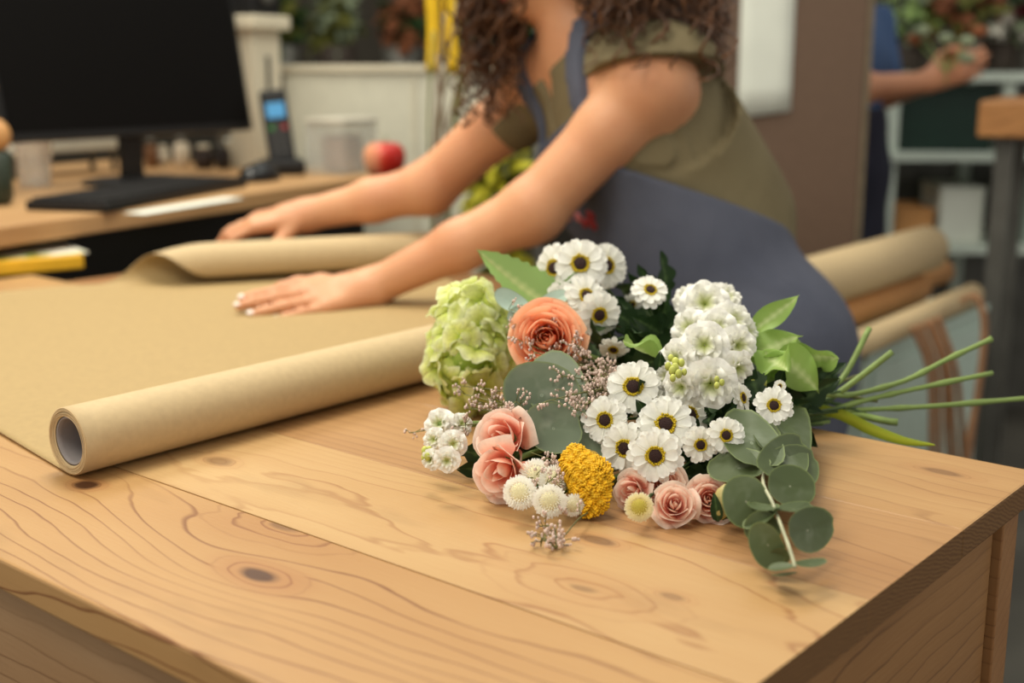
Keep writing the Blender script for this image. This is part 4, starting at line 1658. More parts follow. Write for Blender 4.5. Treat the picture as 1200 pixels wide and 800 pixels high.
# nails
M_nail = plain('pale_nail', C(240, 224, 214), 0.25, 0.02, 20)
for tips, ax_ in ((tipsN, axN), (tipsF, axF)):
    for p, dv in tips:
        up = (ax_[2] + dv * -ax_[2].dot(dv)).normalized()
        s_ = dv.cross(up)
        MB().ball(p + up * 0.0042 + dv * 0.001, 1, 10, 6, (0.0062, 0.0046, 0.0022), R=Matrix((dv, s_, up)).transposed()).build('fingernail', M_nail, root)
# eyes and mouth colour, even though the frame cuts above the chin
for sgn in (1, -1):
    MB().ball(hed + HF_ * 0.078 + HL * 0.031 * sgn + HU * 0.004, 0.0115, 12, 8).build('eye', plain('eye_white', C(230, 226, 220), 0.2), root)
MB().ball(hed + HF_ * 0.091 - HU * 0.067, 1, 12, 8, (0.019, 0.006, 0.008), R=Matrix(HA).transposed()).build('lips', plain('lip', C(180, 96, 88), 0.45), root)

# blouse
Bl = Field((-0.12, 1.50, 0.70), (0.62, 2.28, 1.42), 0.005)
torso(Bl, 0.011)
Bl.cone(che + SPN * 0.10, nkb - SPN * 0.01, 0.088, 0.064, 0.05)
Bl.cone(nkb, shN, 0.056, 0.062, 0.05)
Bl.cone(nkb, shF, 0.056, 0.060, 0.05)
aN, aF = (elN - shN).normalized(), (elF - shF).normalized()
Bl.cone(shN, shN + aN * 0.02 + LAT * 0.01 - FWD * 0.025, 0.064, 0.072, 0.03)
Bl.cone(shN, shN + aN * 0.03 + LAT * 0.01 + FWD * 0.02, 0.064, 0.066, 0.03)
Bl.cone(shF, shF + aF * 0.05, 0.060, 0.062, 0.03)
Bl.cone(shN + (-FWD) * 0.03, wai - FWD * 0.06 + LATo * 0.05, 0.06, 0.07, 0.06)
# sleeves end, neckline, hem
G = Bl.axes()
hemF, hemB, hemL = P(668, 96, 1.76), P(838, 92, 1.76), P(745, 66, 1.635)
hn_ = (hemF - hemL).cross(hemB - hemL).normalized()
if hn_.z > 0:
    hn_ = -hn_
pN = Bl.plane(hemL, hn_)
nearN = (G[0] - shN.x) ** 2 + (G[1] - shN.y) ** 2 + (G[2] - shN.z) ** 2 < 0.125 ** 2
# only the part outside the trunk is trimmed
trunk = Field(tuple(Bl.lo), tuple(Bl.lo + (np.array(Bl.n) - 1) * Bl.h), 0.005)
torso(trunk, 0.012)
tf = trunk.F[:Bl.F.shape[0], :Bl.F.shape[1], :Bl.F.shape[2]]
Bl.F = np.where(nearN & (tf > 0.004), np.maximum(Bl.F, pN), Bl.F).astype(np.float32)
Bl.cut(nkb + SPN * 0.02, SPN + FWD * 0.35)
# V opening
vn1 = (FWD * 0.3 + LATo * 0.9).normalized()
wedge = np.maximum(Bl.plane(nkb + LATo * 0.055, LATo + SPN * 0.45), Bl.plane(nkb - LATo * 0.055, -LATo + SPN * 0.45))
front = -Bl.plane(che + FWD * 0.05, FWD)
op = np.maximum(np.maximum(-Bl.plane(che + SPN * 0.05, SPN), front), np.maximum(Bl.plane(nkb + LATo * 0.022, LATo - SPN * 0.28), Bl.plane(nkb - LATo * 0.03, -LATo - SPN * 0.28)))
Bl.F = np.maximum(Bl.F, -op).astype(np.float32)
Bl.cut(pel + SPN * 0.10, -SPN)
put(Bl.mesh('blouse', M_olive, 3), 'blouse', root)

# apron: bib on the chest, wrapped skirt from the waist down
Ap = Field((-0.15, 1.45, 0.30), (0.66, 2.32, 1.42), 0.0055)
torso(Ap, 0.021)
Ap.ell(wai + FWD * 0.05 - SPN * 0.03, (0.16, 0.11, 0.16), AX, 0.05)
for sgn in (1, -1):
    hp = pel + LAT * 0.075 * sgn
    lo = hp + FWH * 0.02
    lo.z = 0.36
    Ap.cone(hp, lo, 0.125, 0.150, 0.06)
Ap.cone(che + SPN * 0.10, nkb - SPN * 0.01, 0.098, 0.074, 0.05)
Ap.cone(nkb, shN, 0.066, 0.072, 0.05)
Ap.cone(nkb, shF, 0.066, 0.070, 0.05)
# upper edge of the wrap rises from the back waist to the chest front
q1, q2 = P(905, 263, 1.80), P(700, 190, 1.74)
ev = (q2 - q1).normalized()
pln = ev.cross(LAT)
if pln.z < 0:
    pln = -pln
low = Ap.plane(q1, pln)
bib = np.maximum(np.maximum(-Ap.plane(che + FWD * 0.02, FWD), Ap.plane(che + SPN * 0.055, SPN)),
                 np.maximum(Ap.plane(che + LATo * 0.115, LATo), Ap.plane(che - LATo * 0.115, -LATo)))
for sgn in (1, -1):
    mid_ = Ap.plane(che + LATo * 0.085 * sgn, LATo)
    strap = np.maximum(np.abs(mid_) - 0.016, -Ap.plane(che + SPN * 0.02, SPN))
    bib = np.minimum(bib, strap)
Ap.F = np.maximum(Ap.F, np.minimum(low, bib)).astype(np.float32)
Ap.cut((0, 0, 0.40), (0, 0, -1))
put(Ap.mesh('apron', M_apron, 3), 'apron', root)
# small red flower print on the apron front, laid on its surface
from mathutils.bvhtree import BVHTree
apo_ = [c for c in root.children if c.name.startswith('apron')][0]
aM = MATRIX[root.name]
tree = BVHTree.FromPolygons([aM @ v.co for v in apo_.data.vertices], [tuple(p.vertices) for p in apo_.data.polygons])
M_redp = plain('red_flower_print', C(150, 40, 48), 0.7)
M_pinkp = plain('pink_flower_print', C(206, 120, 122), 0.7)
for k in range(9):
    q = P(672 + rng.uniform(-16, 26), 262 + rng.uniform(-12, 18), 1.5)
    hit, nr_, _, _ = tree.ray_cast(EYE, (q - EYE).normalized())
    if hit is not None:
        MB().ball(hit, 1, 10, 5, (0.011, 0.008, 0.0018), R=nr_.to_track_quat('Z', 'Y').to_matrix()).build('printed_flower', M_pinkp if k % 4 == 0 else M_redp, root)
# bracelet
bd = (wrN - elN).normalized()
ob = bd.orthogonal().normalized()
oc = bd.cross(ob)
bp = wrN - bd * 0.006
b = MB()
b.tube([bp + (ob * math.cos(t) + oc * math.sin(t)) * 0.0285 + bd * 0.002 * math.sin(3 * t) for t in np.linspace(0, 2 * PI, 41)], 0.0012, 6, cap=False)
bm_ = b.build('bracelet', plain('fine_silver', C(214, 206, 190), 0.25, metal=0.9), root)
for k in range(9):
    t = 2 * PI * k / 9
    MB().ball(bp + (ob * math.cos(t) + oc * math.sin(t)) * 0.0295, 0.0026, 8, 6).build('bead', M_nail, bm_)

# curly hair
M_hair = NT('brown_hair')
hn = M_hair.noise(M_hair.coord(), 35.0, 3.0)
M_hair = M_hair.fin(M_hair.ramp(hn, [(0.3, C(44, 26, 16)), (0.7, C(112, 72, 42))]), 0.5, spec=0.4)
b = MB()
hr = random.Random(21)


def strand(r0, c1, c2, e, turns, amp, rad):
    n = 34
    base = bez(r0, c1, c2, e, n)
    ph = hr.uniform(0, 6)
    pts = []
    for i, q in enumerate(base):
        t = i / n
        tg = (base[min(i + 1, n)] - base[max(i - 1, 0)]).normalized()
        u1 = tg.orthogonal().normalized()
        u2 = tg.cross(u1)
        an = ph + turns * 2 * PI * t
        pts.append(q + (u1 * math.cos(an) + u2 * math.sin(an)) * amp * min(1, t * 3))
    b.tube(pts, [rad * (1 - 0.5 * i / n) for i in range(n + 1)], 4)


for i in range(420):
    th = hr.uniform(0, 2 * PI)
    el = hr.uniform(-0.1, 1.4)
    nrm_ = (HL * math.cos(th) * math.cos(el) + HF_ * math.sin(th) * math.cos(el) * 0.9 + HU * math.sin(el)).normalized()
    if nrm_.dot(HF_) > 0.62:
        nrm_ = (nrm_ - HF_ * 0.9).normalized()
    r0 = hed + HU * 0.02 + Vector((nrm_.x * 0.088, nrm_.y * 0.088, nrm_.z * 0.09))
    g = i % 10
    if g < 4:        # locks falling in front of the far shoulder
        e = P(hr.uniform(540, 612), hr.uniform(30, 150) if hr.random() < 0.6 else hr.uniform(-20, 90), hr.uniform(1.84, 1.98))
    elif g < 8:      # locks over the near shoulder and back
        e = P(hr.uniform(690, 850), hr.uniform(0, 80) + (25 if hr.random() < 0.25 else 0), hr.uniform(1.62, 1.82))
    else:
        e = P(hr.uniform(720, 855), hr.uniform(-30, 90), hr.uniform(1.85, 2.02))
    c1 = r0 + nrm_ * 0.09 + HU * 0.03
    c2 = e + ZUP * hr.uniform(0.09, 0.16) + (e - hed) * 0.15
    strand(r0, c1, c2, e, hr.uniform(5, 10), hr.uniform(0.006, 0.014), hr.uniform(0.0022, 0.0042))
b.ball(hed + HU * 0.03 - HF_ * 0.018, 1, 18, 12, (0.086, 0.096, 0.092), R=Matrix(HA).transposed())
b.build('hair', M_hair, root)

# ------------------------------------------------------------ raised desk with the computer
ZD = 0.98
DS = Matrix.Scale(1.22, 4)           # things on the desk share one size
dA, dB = T(0, 266, ZD), T(410, 210, ZD)
DX = (dB - dA)
DX.z = 0
DX.normalize()                          # along the desk front
DM = frame((dA.x, dA.y, 0), DX)         # x along, y to the back-left
DN = DM.to_3x3() @ Vector((0, 1, 0))
M_desk = wood('desk_pine', C(190, 150, 104), C(172, 132, 88), C(130, 92, 56), seed=3.3, freq=40, linefac=0.35, axis='x')
desk = thing('computer_desk', 'raised pine desk shelf holding the monitor and keyboard', 'desk', mat=DM)


def dbox(name, lo, hi, mat, parent, bevel=0.001):
    return MB().box(lo, hi, DM).build(name, mat, parent, smooth=False, bevel=bevel)


for k in range(4):
    MB().box((-0.2, 0.24 * k + 0.0004, ZD - 0.034), (1.25, 0.24 * (k + 1) - 0.0004, ZD)).build('desk_plank', M_desk, desk, smooth=False, bevel=0.003, local=True)
MB().box((-0.1, 0.10, 0.0), (1.2, 0.12, ZD - 0.034)).build('shade_panel', M_black, desk, smooth=False, local=True)  # black sheet added to stand for the shade under the desk
for x in (-0.1, 0.5, 1.17):
    MB().box((x, 0.12, 0.0), (x + 0.03, 0.90, ZD - 0.034)).build('support', M_black, desk, smooth=False, local=True)


def dloc(x, y, z=ZD):
    """desk point below pixel (x, y)"""
    return T(x, y, z)


# monitor
mdir = Vector((0.545, 0.839, 0))
mn = Vector((0.839, -0.545, 0))
bl_, br_ = P(6, 167, 2.47), P(297, 152, 3.04)
mdir = (br_ - bl_)
Wm = mdir.length
mdir.z = 0
mdir.normalize()
mn = Vector((mdir.y, -mdir.x, 0))
mup = (ZUP * math.cos(0.16) - mn * math.sin(0.16))
MM = Matrix((mdir, -mn.copy(), mup)).transposed().to_4x4()
zax = mup
yax = zax.cross(mdir).normalized()
MM = Matrix((mdir, yax, zax)).transposed().to_4x4()
mc = (bl_ + br_) / 2
MM.translation = mc
base = mc - mn * 0.03
mon = thing('monitor', 'black flat monitor with dark screen on the raised desk', 'monitor', (base.x, base.y, ZD))
Hm = 0.43
MB().box((-Wm / 2, 0, 0), (Wm / 2, 0.03, Hm), MM).build('screen_housing', M_black, mon, smooth=False, bevel=0.004)
MB().box((-Wm / 2 + 0.012, -0.0015, 0.018), (Wm / 2 - 0.012, 0.002, Hm - 0.012), MM).build('screen', M_screen, mon, smooth=False)
nk = base - mn * 0.01
FB_ = frame((nk.x, nk.y, ZD), mdir)
MB().box((-0.026, -0.012, 0.0), (0.026, 0.012, mc.z - ZD + 0.10), FB_).build('stand_neck', M_black, mon, smooth=False, bevel=0.003)
b = MB()
b.lathe([(0.12, 0.0), (0.12, 0.008), (0.10, 0.012), (0.02, 0.014), (0.0, 0.014)], 32, FB_ @ Matrix.Diagonal((1, 0.75, 1, 1)))
b.build('stand_base', M_black, mon, smooth=False)

# keyboard
kA, kB = dloc(128, 250), dloc(292, 219)
kx = (kB - kA)
kl = kx.length
KM = frame(kA, kx)
kb = thing('keyboard', 'black computer keyboard in front of the monitor', 'keyboard', mat=KM)
MB().box((0, 0.004, 0.0005), (kl, 0.172, 0.018)).build('keyboard_case', M_black, kb, smooth=False, bevel=0.003, local=True)
km = MB()
for r in range(6):
    for c_ in range(int(kl / 0.0195)):
        km.box((0.008 + c_ * 0.0192, 0.014 + r * 0.0255, 0.018), (0.0245 + c_ * 0.0192, 0.034 + r * 0.0255, 0.023))
o = km.build('keys', plain('key_caps', C(30, 28, 27), 0.5), kb, smooth=False, local=True)
o['kind'] = 'stuff'

# mouse
mp_ = dloc(304, 212)
b = MB().ball((mp_.x, mp_.y, ZD + 0.002), 1, 16, 10, (0.038, 0.062, 0.04), R=Matrix.Rotation(-0.5, 3, 'Z'))
for v_ in b.v:
    v_.z = max(v_.z, ZD + 0.001)
ms = thing('computer_mouse', 'black rounded computer mouse beside the keyboard', 'mouse', (mp_.x, mp_.y, ZD))
b.build('shell', plain('glossy_black', C(18, 17, 17), 0.15), ms)
MB().tube([Vector((mp_.x - 0.003, mp_.y - 0.01, ZD + 0.0415)), Vector((mp_.x + 0.004, mp_.y + 0.012, ZD + 0.0415))], 0.004, 8).build('scroll_wheel', M_steel, ms)

# white paper strip along the desk edge
a0, a1 = dloc(172, 252), dloc(288, 233)
PM = frame(a0, a1 - a0)
o = MB().box((0, 0.004, 0.0006), ((a1 - a0).length, 0.05, 0.0016), PM).build('note_paper', M_whitepaper, smooth=False)
tag(o, 'narrow white paper strip in front of the keyboard', 'paper')

# cordless phone in its cradle
pp = dloc(333, 204)
tilt = frame(pp, Vector((1, 0.25, 0))) @ DS
ph = thing('cordless_phone', 'black cordless phone with blue display in its cradle', 'phone', pp)
MB().box((-0.04, -0.045, 0), (0.04, 0.05, 0.03), tilt).build('cradle', M_black, ph, smooth=False, bevel=0.008)
hm = tilt @ Matrix.Translation((0, 0.0, 0.012)) @ Matrix.Rotation(-0.22, 4, 'X') @ Matrix.Rotation(-0.10, 4, 'Y')
MB().box((-0.026, -0.012, 0), (0.026, 0.014, 0.155), hm).build('handset', M_black, ph, smooth=False, bevel=0.008, seg=3)
m = NT('blue_lcd')
lcd = m.fin(C(70, 130, 170), 0.3, **{'Emission Color': C(70, 140, 190), 'Emission Strength': 0.35})
MB().box((-0.018, -0.0135, 0.098), (0.018, -0.0115, 0.128), hm).build('display', lcd, ph, smooth=False)
for r in range(4):
    for c_ in range(3):
        col_ = C(60, 120, 60) if (r == 3 and c_ == 0) else (C(150, 50, 50) if (r == 3 and c_ == 2) else C(60, 58, 56))
        MB().box((-0.017 + 0.0125 * c_, -0.0138, 0.026 + 0.016 * r), (-0.008 + 0.0125 * c_, -0.0115, 0.036 + 0.016 * r), hm).build('button', plain('phone_button', col_, 0.5), ph, smooth=False)

# cream upright holder with a wide cap, black speaker on it
tp_ = dloc(303, 196)
TM = frame(tp_, DX) @ DS
tw = thing('upright_holder', 'cream upright box holder with wide cap behind the phone', 'holder', mat=TM)
zc_ = P(303, 22, (tp_ - EYE).length).z - ZD
zc_ /= 1.22
MB().box((-0.045, -0.035, 0), (0.045, 0.035, zc_ - 0.028)).build('column', M_cream, tw, smooth=False, bevel=0.003, local=True)
MB().box((-0.062, -0.052, zc_ - 0.028), (0.062, 0.052, zc_)).build('cap', M_cream, tw, smooth=False, bevel=0.004, local=True)
MB().box((-0.006, -0.037, 0.03), (0.006, -0.0345, zc_ - 0.08)).build('slot', M_steel, tw, smooth=False, local=True)
sp_ = thing('small_speaker', 'small black speaker standing on the cream holder', 'speaker', mat=TM @ Matrix.Translation((0, 0, zc_)))
MB().box((-0.048, -0.04, 0.0005), (0.048, 0.04, 0.13)).build('cabinet', M_black, sp_, smooth=False, bevel=0.006, local=True)
MB().lathe([(0.032, 0.0), (0.03, 0.003), (0.012, -0.004), (0.0, -0.003)], 24, Matrix.Translation((0, -0.041, 0.055)) @ Matrix.Rotation(PI / 2, 4, 'X')).build('cone', M_steel, sp_, local=True)

# clear plastic tub with odds and ends
cb_ = dloc(402, 202)
CM = frame(cb_, DX) @ DS
tub = thing('clear_tub', 'clear plastic tub on the desk beside the phone', 'box', mat=CM)
s_ = MB()
for lo, hi in (((-0.06, -0.045, 0.001), (0.06, 0.045, 0.004)), ((-0.06, -0.045, 0.004), (-0.057, 0.045, 0.1)), ((0.057, -0.045, 0.004), (0.06, 0.045, 0.1)),
               ((-0.057, -0.045, 0.004), (0.057, -0.042, 0.1)), ((-0.057, 0.042, 0.004), (0.057, 0.045, 0.1))):
    s_.box(lo, hi)
s_.build('tub_walls', M_glass, tub, smooth=False, local=True)
MB().box((-0.063, -0.048, 0.1), (0.063, 0.048, 0.108)).build('lid', plain('frosted_lid', C(196, 190, 174), 0.4), tub, smooth=False, bevel=0.003, local=True)
MB().box((-0.03, -0.03, 0.005), (0.03, 0.03, 0.075), CM).build('contents', plain('tub_contents', C(170, 150, 136), 0.6), tub, smooth=False, bevel=0.008)

# apple
ap_ = dloc(451, 211)
ra = 0.037
apo = thing('apple', 'red and cream apple at the end of the desk', 'fruit', mat=Matrix.Translation(ap_) @ Matrix.Scale(1.32, 4))
m = NT('apple_skin')
nz = m.noise(m.coord((14, 14, 3)), 2.0, 3.0)
sxn = m.node('ShaderNodeSeparateXYZ')
m.t.links.new(m.coord(), sxn.inputs[0])
fa = m.math('ADD', m.range(sxn.outputs[0], -0.03, 0.03, 0.0, 1.0), m.math('MULTIPLY', nz, 0.5))
apm = m.fin(m.ramp(fa, [(0.35, C(226, 158, 118)), (0.75, C(200, 60, 40)), (1.0, C(176, 34, 26))]), 0.3)
b = MB()
b.lathe([(0.0, 0.006), (0.012, 0.001), (0.024, 0.006), (0.034, 0.022), (ra, 0.040), (0.034, 0.054), (0.024, 0.063), (0.012, 0.064), (0.004, 0.058), (0.0, 0.056)], 28)
b.build('flesh', apm, apo, local=True)
MB().tube([Vector((0, 0, 0.056)), Vector((0.001, 0.001, 0.066)), Vector((0.004, 0.002, 0.074))], 0.0016, 6).build('stem', M_stembrown, apo, local=True)

# white board / carton standing behind
wb = P(335, 150, 3.35)
we = P(575, 140, 3.40)
WMx = frame((wb.x, wb.y, 0), we - wb)
lw = Vector((we.x - wb.x, we.y - wb.y, 0)).length
wbx = thing('white_cabinet', 'low white cabinet behind the desk with the apple', 'cabinet', mat=WMx)
ztop = P(450, 76, 3.38).z
MB().box((0, 0.0, 0), (lw, 0.35, ztop - 0.02)).build('body', plain('warm_white', C(208, 204, 184), 0.6, 0.03), wbx, smooth=False, bevel=0.004, local=True)
MB().box((-0.01, -0.012, ztop - 0.02), (lw + 0.01, 0.36, ztop)).build('top', M_cream, wbx, smooth=False, bevel=0.003, local=True)
MB().box((lw * 0.62, -0.006, 0.2), (lw * 0.63, 0.001, ztop - 0.03)).build('door_gap', M_cream, wbx, smooth=False, local=True)

# bottles and pots on the desk behind the monitor foot
GB = 'little jars behind the monitor foot'
for i, (x, y, h_, r_, col_, lab) in enumerate(((178, 196, 0.06, 0.014, C(120, 84, 56), 'tiny amber jar behind the monitor foot'), (192, 195, 0.045, 0.014, C(206, 196, 176), 'tiny white jar behind the monitor foot'),
                                              (214, 196, 0.065, 0.017, C(222, 208, 184), 'cream jar behind the keyboard'), (240, 198, 0.05, 0.02, C(52, 40, 34), 'dark squat jar behind the keyboard'),
                                              (262, 198, 0.05, 0.016, C(40, 32, 28), 'black jar behind the keyboard by a cream carton'))):
    q = dloc(x, y)
    j = thing('jar', lab, 'jar', group=GB, mat=Matrix.Translation(q) @ DS)
    mt = plain('jar_glaze', col_, 0.35)
    b = MB()
    b.lathe([(r_ * 0.8, 0.0006), (r_, 0.006), (r_, h_ * 0.7), (r_ * 0.6, h_ * 0.82), (r_ * 0.6, h_ * 0.86)], 16)
    b.build('body', mt, j, local=True)
    b = MB()
    b.lathe([(r_ * 0.66, h_ * 0.84), (r_ * 0.66, h_), (0.0, h_)], 14)
    b.build('lid', M_cream if i % 2 else M_steel, j, local=True)
q = dloc(280, 194)
o = thing('carton', 'small cream carton beside the upright holder', 'box', q)
MB().box((-0.03, -0.02, 0.0005), (0.015, 0.02, 0.065), Matrix.Translation(q)).build('body', M_cream, o, smooth=False, bevel=0.002)
MB().box((-0.031, -0.021, 0.065), (0.016, 0.021, 0.07), Matrix.Translation(q)).build('flap', M_whitepaper, o, smooth=False)

# white document tray seen under the monitor
q0, q1 = P(14, 176, 2.85), P(138, 168, 3.1)
LM = frame(Vector((q0.x, q0.y, 0)), q1 - q0)
ll_ = Vector((q1.x - q0.x, q1.y - q0.y, 0)).length
tr = thing('document_tray', 'white document tray behind the monitor', 'tray', mat=LM @ Matrix.Translation((0, 0, ZD)))
hz_ = q0.z - ZD
for x in (0.003, ll_ - 0.013):
    for y in (0.005, 0.085):
        MB().box((x, y, 0.0005), (x + 0.01, y + 0.01, hz_ - 0.012)).build('leg', M_steel, tr, smooth=False, local=True)
MB().box((0, 0, hz_ - 0.012), (ll_, 0.1, hz_ + 0.016)).build('tray', M_whitepaper, tr, smooth=False, bevel=0.003, local=True)

# clear glass by the monitor, and the pot with a wooden ball on the desk corner
q = dloc(42, 218)
gl = thing('drinking_glass', 'clear drinking glass left on the desk beside the monitor', 'glass', mat=Matrix.Translation(q) @ DS)
b = MB()
b.lathe([(0.0, 0.001), (0.026, 0.001), (0.033, 0.085), (0.0315, 0.085), (0.025, 0.006), (0.0, 0.006)], 28)
b.build('glass_wall', M_glass, gl, local=True)
q = dloc(-4, 240)
jr = thing('tool_pot', 'dark green pot holding a wooden ball-headed tool', 'pot', mat=Matrix.Translation(q) @ DS)
b = MB()
b.lathe([(0.02, 0.0006), (0.026, 0.01), (0.027, 0.08), (0.022, 0.082), (0.021, 0.02), (0.0, 0.015)], 24)
b.build('pot', plain('dark_green_glaze', C(44, 52, 40), 0.35), jr, local=True)
MB().ball((0.0, 0.0, 0.105), 0.03, 16, 12, (1, 1, 0.95)).build('wooden_ball', wood('ball_wood', C(206, 160, 104), C(184, 132, 80), C(140, 90, 48), seed=5, freq=120), jr, local=True)
MB().tube([Vector((0, 0, 0.03)), Vector((0.006, 0, 0.15)), Vector((0.012, 0, 0.18))], 0.004, 8).build('handle', M_post, jr, local=True)

# yellow folder with a printed card on the work table, beyond the paper
q0, q1 = T(-70, 311, 0.926), T(98, 297, 0.926)
YM = frame(Vector((q0.x, q0.y, ZT)), Vector((q1.x - q0.x, q1.y - q0.y, 0)))
ly = (q1 - q0).length
yf = thing('yellow_box', 'flat yellow box with a printed card beyond the kraft sheet', 'box', mat=YM)
MB().box((0, 0, 0.0005), (ly, 0.16, 0.024)).build('box', plain('bright_yellow', C(232, 178, 42), 0.5, 0.04), yf, smooth=False, bevel=0.003, local=True)
mcd = NT('printed_card')
vo = mcd.node('ShaderNodeTexVoronoi')
mcd.t.links.new(mcd.coord(), vo.inputs['Vector'])
vo.inputs['Scale'].default_value = 26
cdm = mcd.fin(mcd.mix(mcd.range(mcd.noise(mcd.coord(), 22.0, 2.0), 0.45, 0.6), C(226, 220, 202), mcd.ramp(vo.outputs['Distance'], [(0.0, C(150, 110, 70)), (0.5, C(130, 160, 70)), (1.0, C(226, 210, 170))])), 0.5)
MB().box((0.01, 0.012, 0.0245), (ly + 0.012, 0.17, 0.0265)).build('card', cdm, yf, smooth=False, local=True)

# ------------------------------------------------------------ plants behind
def bush(name, label, cat, c, rad, n, mats, pot=None, leaf=(0.05, 0.014), group=None, seed=0, stemmat=None):
    """leafy plant: foliage on stems around centre c, standing in a pot on the floor or a shelf"""
    r = random.Random(seed)
    c = Vector(c)
    base = Vector((c.x, c.y, pot[2]))
    t = thing(name, label, cat, base, group)
    b = MB()
    pr, phh = pot[0], pot[1]
    b.lathe([(pr * 0.75, 0.0006), (pr * 0.78, 0.004), (pr, phh), (pr * 0.93, phh), (pr * 0.9, phh - 0.015), (0.0, phh - 0.02)], 22)
    b.build('pot', pot[3], t, local=True)
    mes = [leaf_mesh('leaf', m, leaf[0], leaf[1], 0.4, 0.15, 0.1, 0, 0.2, 6, 3, seed=k) for k, m in enumerate(mats)]
    s = MB()
    lf = [MB() for _ in mats]
    top = base + Vector((0, 0, phh - 0.015))
    for i in range(n):
        v = Vector((r.gauss(0, 1), r.gauss(0, 1), r.gauss(0, 1))).normalized()
        e = c + Vector((v.x * rad[0], v.y * rad[1], v.z * rad[2])) * r.uniform(0.35, 1.0)
        run = bez(top + Vector((r.uniform(-1, 1) * pr * 0.5, r.uniform(-1, 1) * pr * 0.5, 0)), top + (c - top) * 0.5, c.lerp(e, 0.4), e, 7)
        s.tube(run, 0.0018, 4)
        for k in range(4):
            a = run[-1 - k // 2]
            dv = (v + Vector((r.gauss(0, 0.7), r.gauss(0, 0.7), r.gauss(0.2, 0.7)))).normalized()
            me = mes[i % len(mes)]
            M = frame(a, dv, Vector((r.gauss(0, 0.5), -0.6, 1)) if abs(dv.z) < 0.95 else Vector((0, -1, 0)))
            q = lf[i % len(mes)]
            q.add([M @ vv.co for vv in me.vertices], [tuple(pp.vertices) for pp in me.polygons], [d_.value for d_ in me.attributes['b'].data])
    s.build('stems', stemmat or M_stemdark, t)
    for q, m in zip(lf, mats):
        if q.v:
            o = q.build('foliage', m, t)
            o['kind'] = 'stuff'
    return t


M_yg = petal_mat('yellow_green_leaf', [(0.0, C(206, 196, 60)), (1.0, C(176, 172, 40))], 0.3)
M_og = petal_mat('olive_leaf', [(0.0, C(120, 118, 56)), (1.0, C(84, 88, 40))], 0.2)
M_gy = petal_mat('grey_green_leaf', [(0.0, C(150, 160, 130)), (1.0, C(116, 128, 100))], 0.2)
M_or = petal_mat('rust_petal', [(0.0, C(150, 92, 60)), (1.0, C(120, 74, 50))], 0.2)
M_bg = petal_mat('burgundy_petal', [(0.0, C(110, 30, 44)), (1.0, C(84, 22, 34))], 0.2)
M_cw = petal_mat('cream_petal', [(0.0, C(226, 220, 206)), (1.0, C(214, 208, 196))], 0.2)
M_pot = plain('zinc_pot', C(120, 118, 110), 0.5, 0.1, 20, metal=0.3)
M_terra = plain('dark_pot', C(62, 52, 44), 0.7)
bush('leafy_plant', 'yellow-green leafy plant in a zinc bucket behind the woman', 'plant', P(590, 235, 2.70), (0.085, 0.085, 0.20), 90, [M_yg, M_yg, M_og],
     (0.12, 0.55, 0.0, M_pot), (0.06, 0.018), seed=3)
# shelf of dark greenery on the far wall
fs = frame((P(250, 50, 4.4).x, P(250, 50, 4.4).y, 0), (1, 0.08, 0))
shf = thing('plant_shelf', 'dark wooden plant shelf against the back wall', 'shelf', mat=fs)
M_dkwood = plain('dark_shelf_wood', C(86, 74, 58), 0.6, 0.12, 9)
for x in (0.0, 1.75):
    MB().box((x, 0, 0), (x + 0.04, 0.32, 2.1)).build('upright', M_dkwood, shf, smooth=False, local=True)
for z in (0.5, 1.16, 1.72):
    MB().box((0.04, 0, z), (1.75, 0.32, z + 0.03)).build('shelf_board', M_dkwood, shf, smooth=False, local=True)
GP = 'pots on the dark plant shelf'
for i, (x, mats, lab) in enumerate(((0.21, [M_leafdark, M_og], 'dark leafy plant in a pot at one end of the plant shelf'), (0.42, [M_gy, M_og], 'grey-green plant in a pot on the plant shelf'),
                                   (0.66, [M_leafdark, M_or], 'dark plant with rust blooms on the plant shelf'), (0.90, [M_gy, M_gy], 'silvery plant in a pot on the plant shelf'),
                                   (1.14, [M_og, M_leafdark], 'olive leafed plant in a pot on the plant shelf'))):
    q = fs @ Vector((x, 0.16, 1.40))
    bush('shelf_plant', lab, 'plant', q, (0.085, 0.10, 0.12), 46, mats, (0.075, 0.12, 1.1905, M_terra if i % 2 else M_pot), (0.07, 0.02), GP, 30 + i)

# tall vase of bare twigs and the yellow ribbons on a rail
q = P(512, 175, 2.42)
vs_ = thing('twig_vase', 'tall grey vase of bare twigs behind the desk end', 'vase', (q.x, q.y, 0))
b = MB()
b.lathe([(0.07, 0.0006), (0.08, 0.02), (0.07, 0.5), (0.05, 0.78), (0.055, 0.8), (0.048, 0.8), (0.044, 0.76), (0.0, 0.7)], 24)
b.build('vase', M_pot, vs_, local=True)
tr_ = random.Random(5)
for k in range(9):
    e = P(510 + 6 * k + tr_.uniform(-8, 8), 60 + tr_.uniform(-70, 30), 2.42 + tr_.uniform(-0.05, 0.05))
    st = poly([Vector((q.x + tr_.uniform(-0.02, 0.02), q.y + tr_.uniform(-0.02, 0.02), 0.72)), Vector((q.x, q.y, 0.95)).lerp(e, 0.35) + Vector((tr_.uniform(-0.02, 0.02), 0, 0)), e], 6)
    MB().tube(st, 0.0032, 6).build('twig', M_stembrown if k % 2 else plain('twig_bark', C(128, 108, 86), 0.7), vs_)
rb = P(515, -60, 2.5)
rl = thing('ribbon_rail', 'dark rail carrying the yellow ribbons', 'rail', (rb.x + 0.2, rb.y, 0))
MB().tube([Vector((rb.x + 0.2, rb.y, 0)), Vector((rb.x + 0.2, rb.y, rb.z + 0.02))], 0.01, 8).build('post', M_steel, rl)
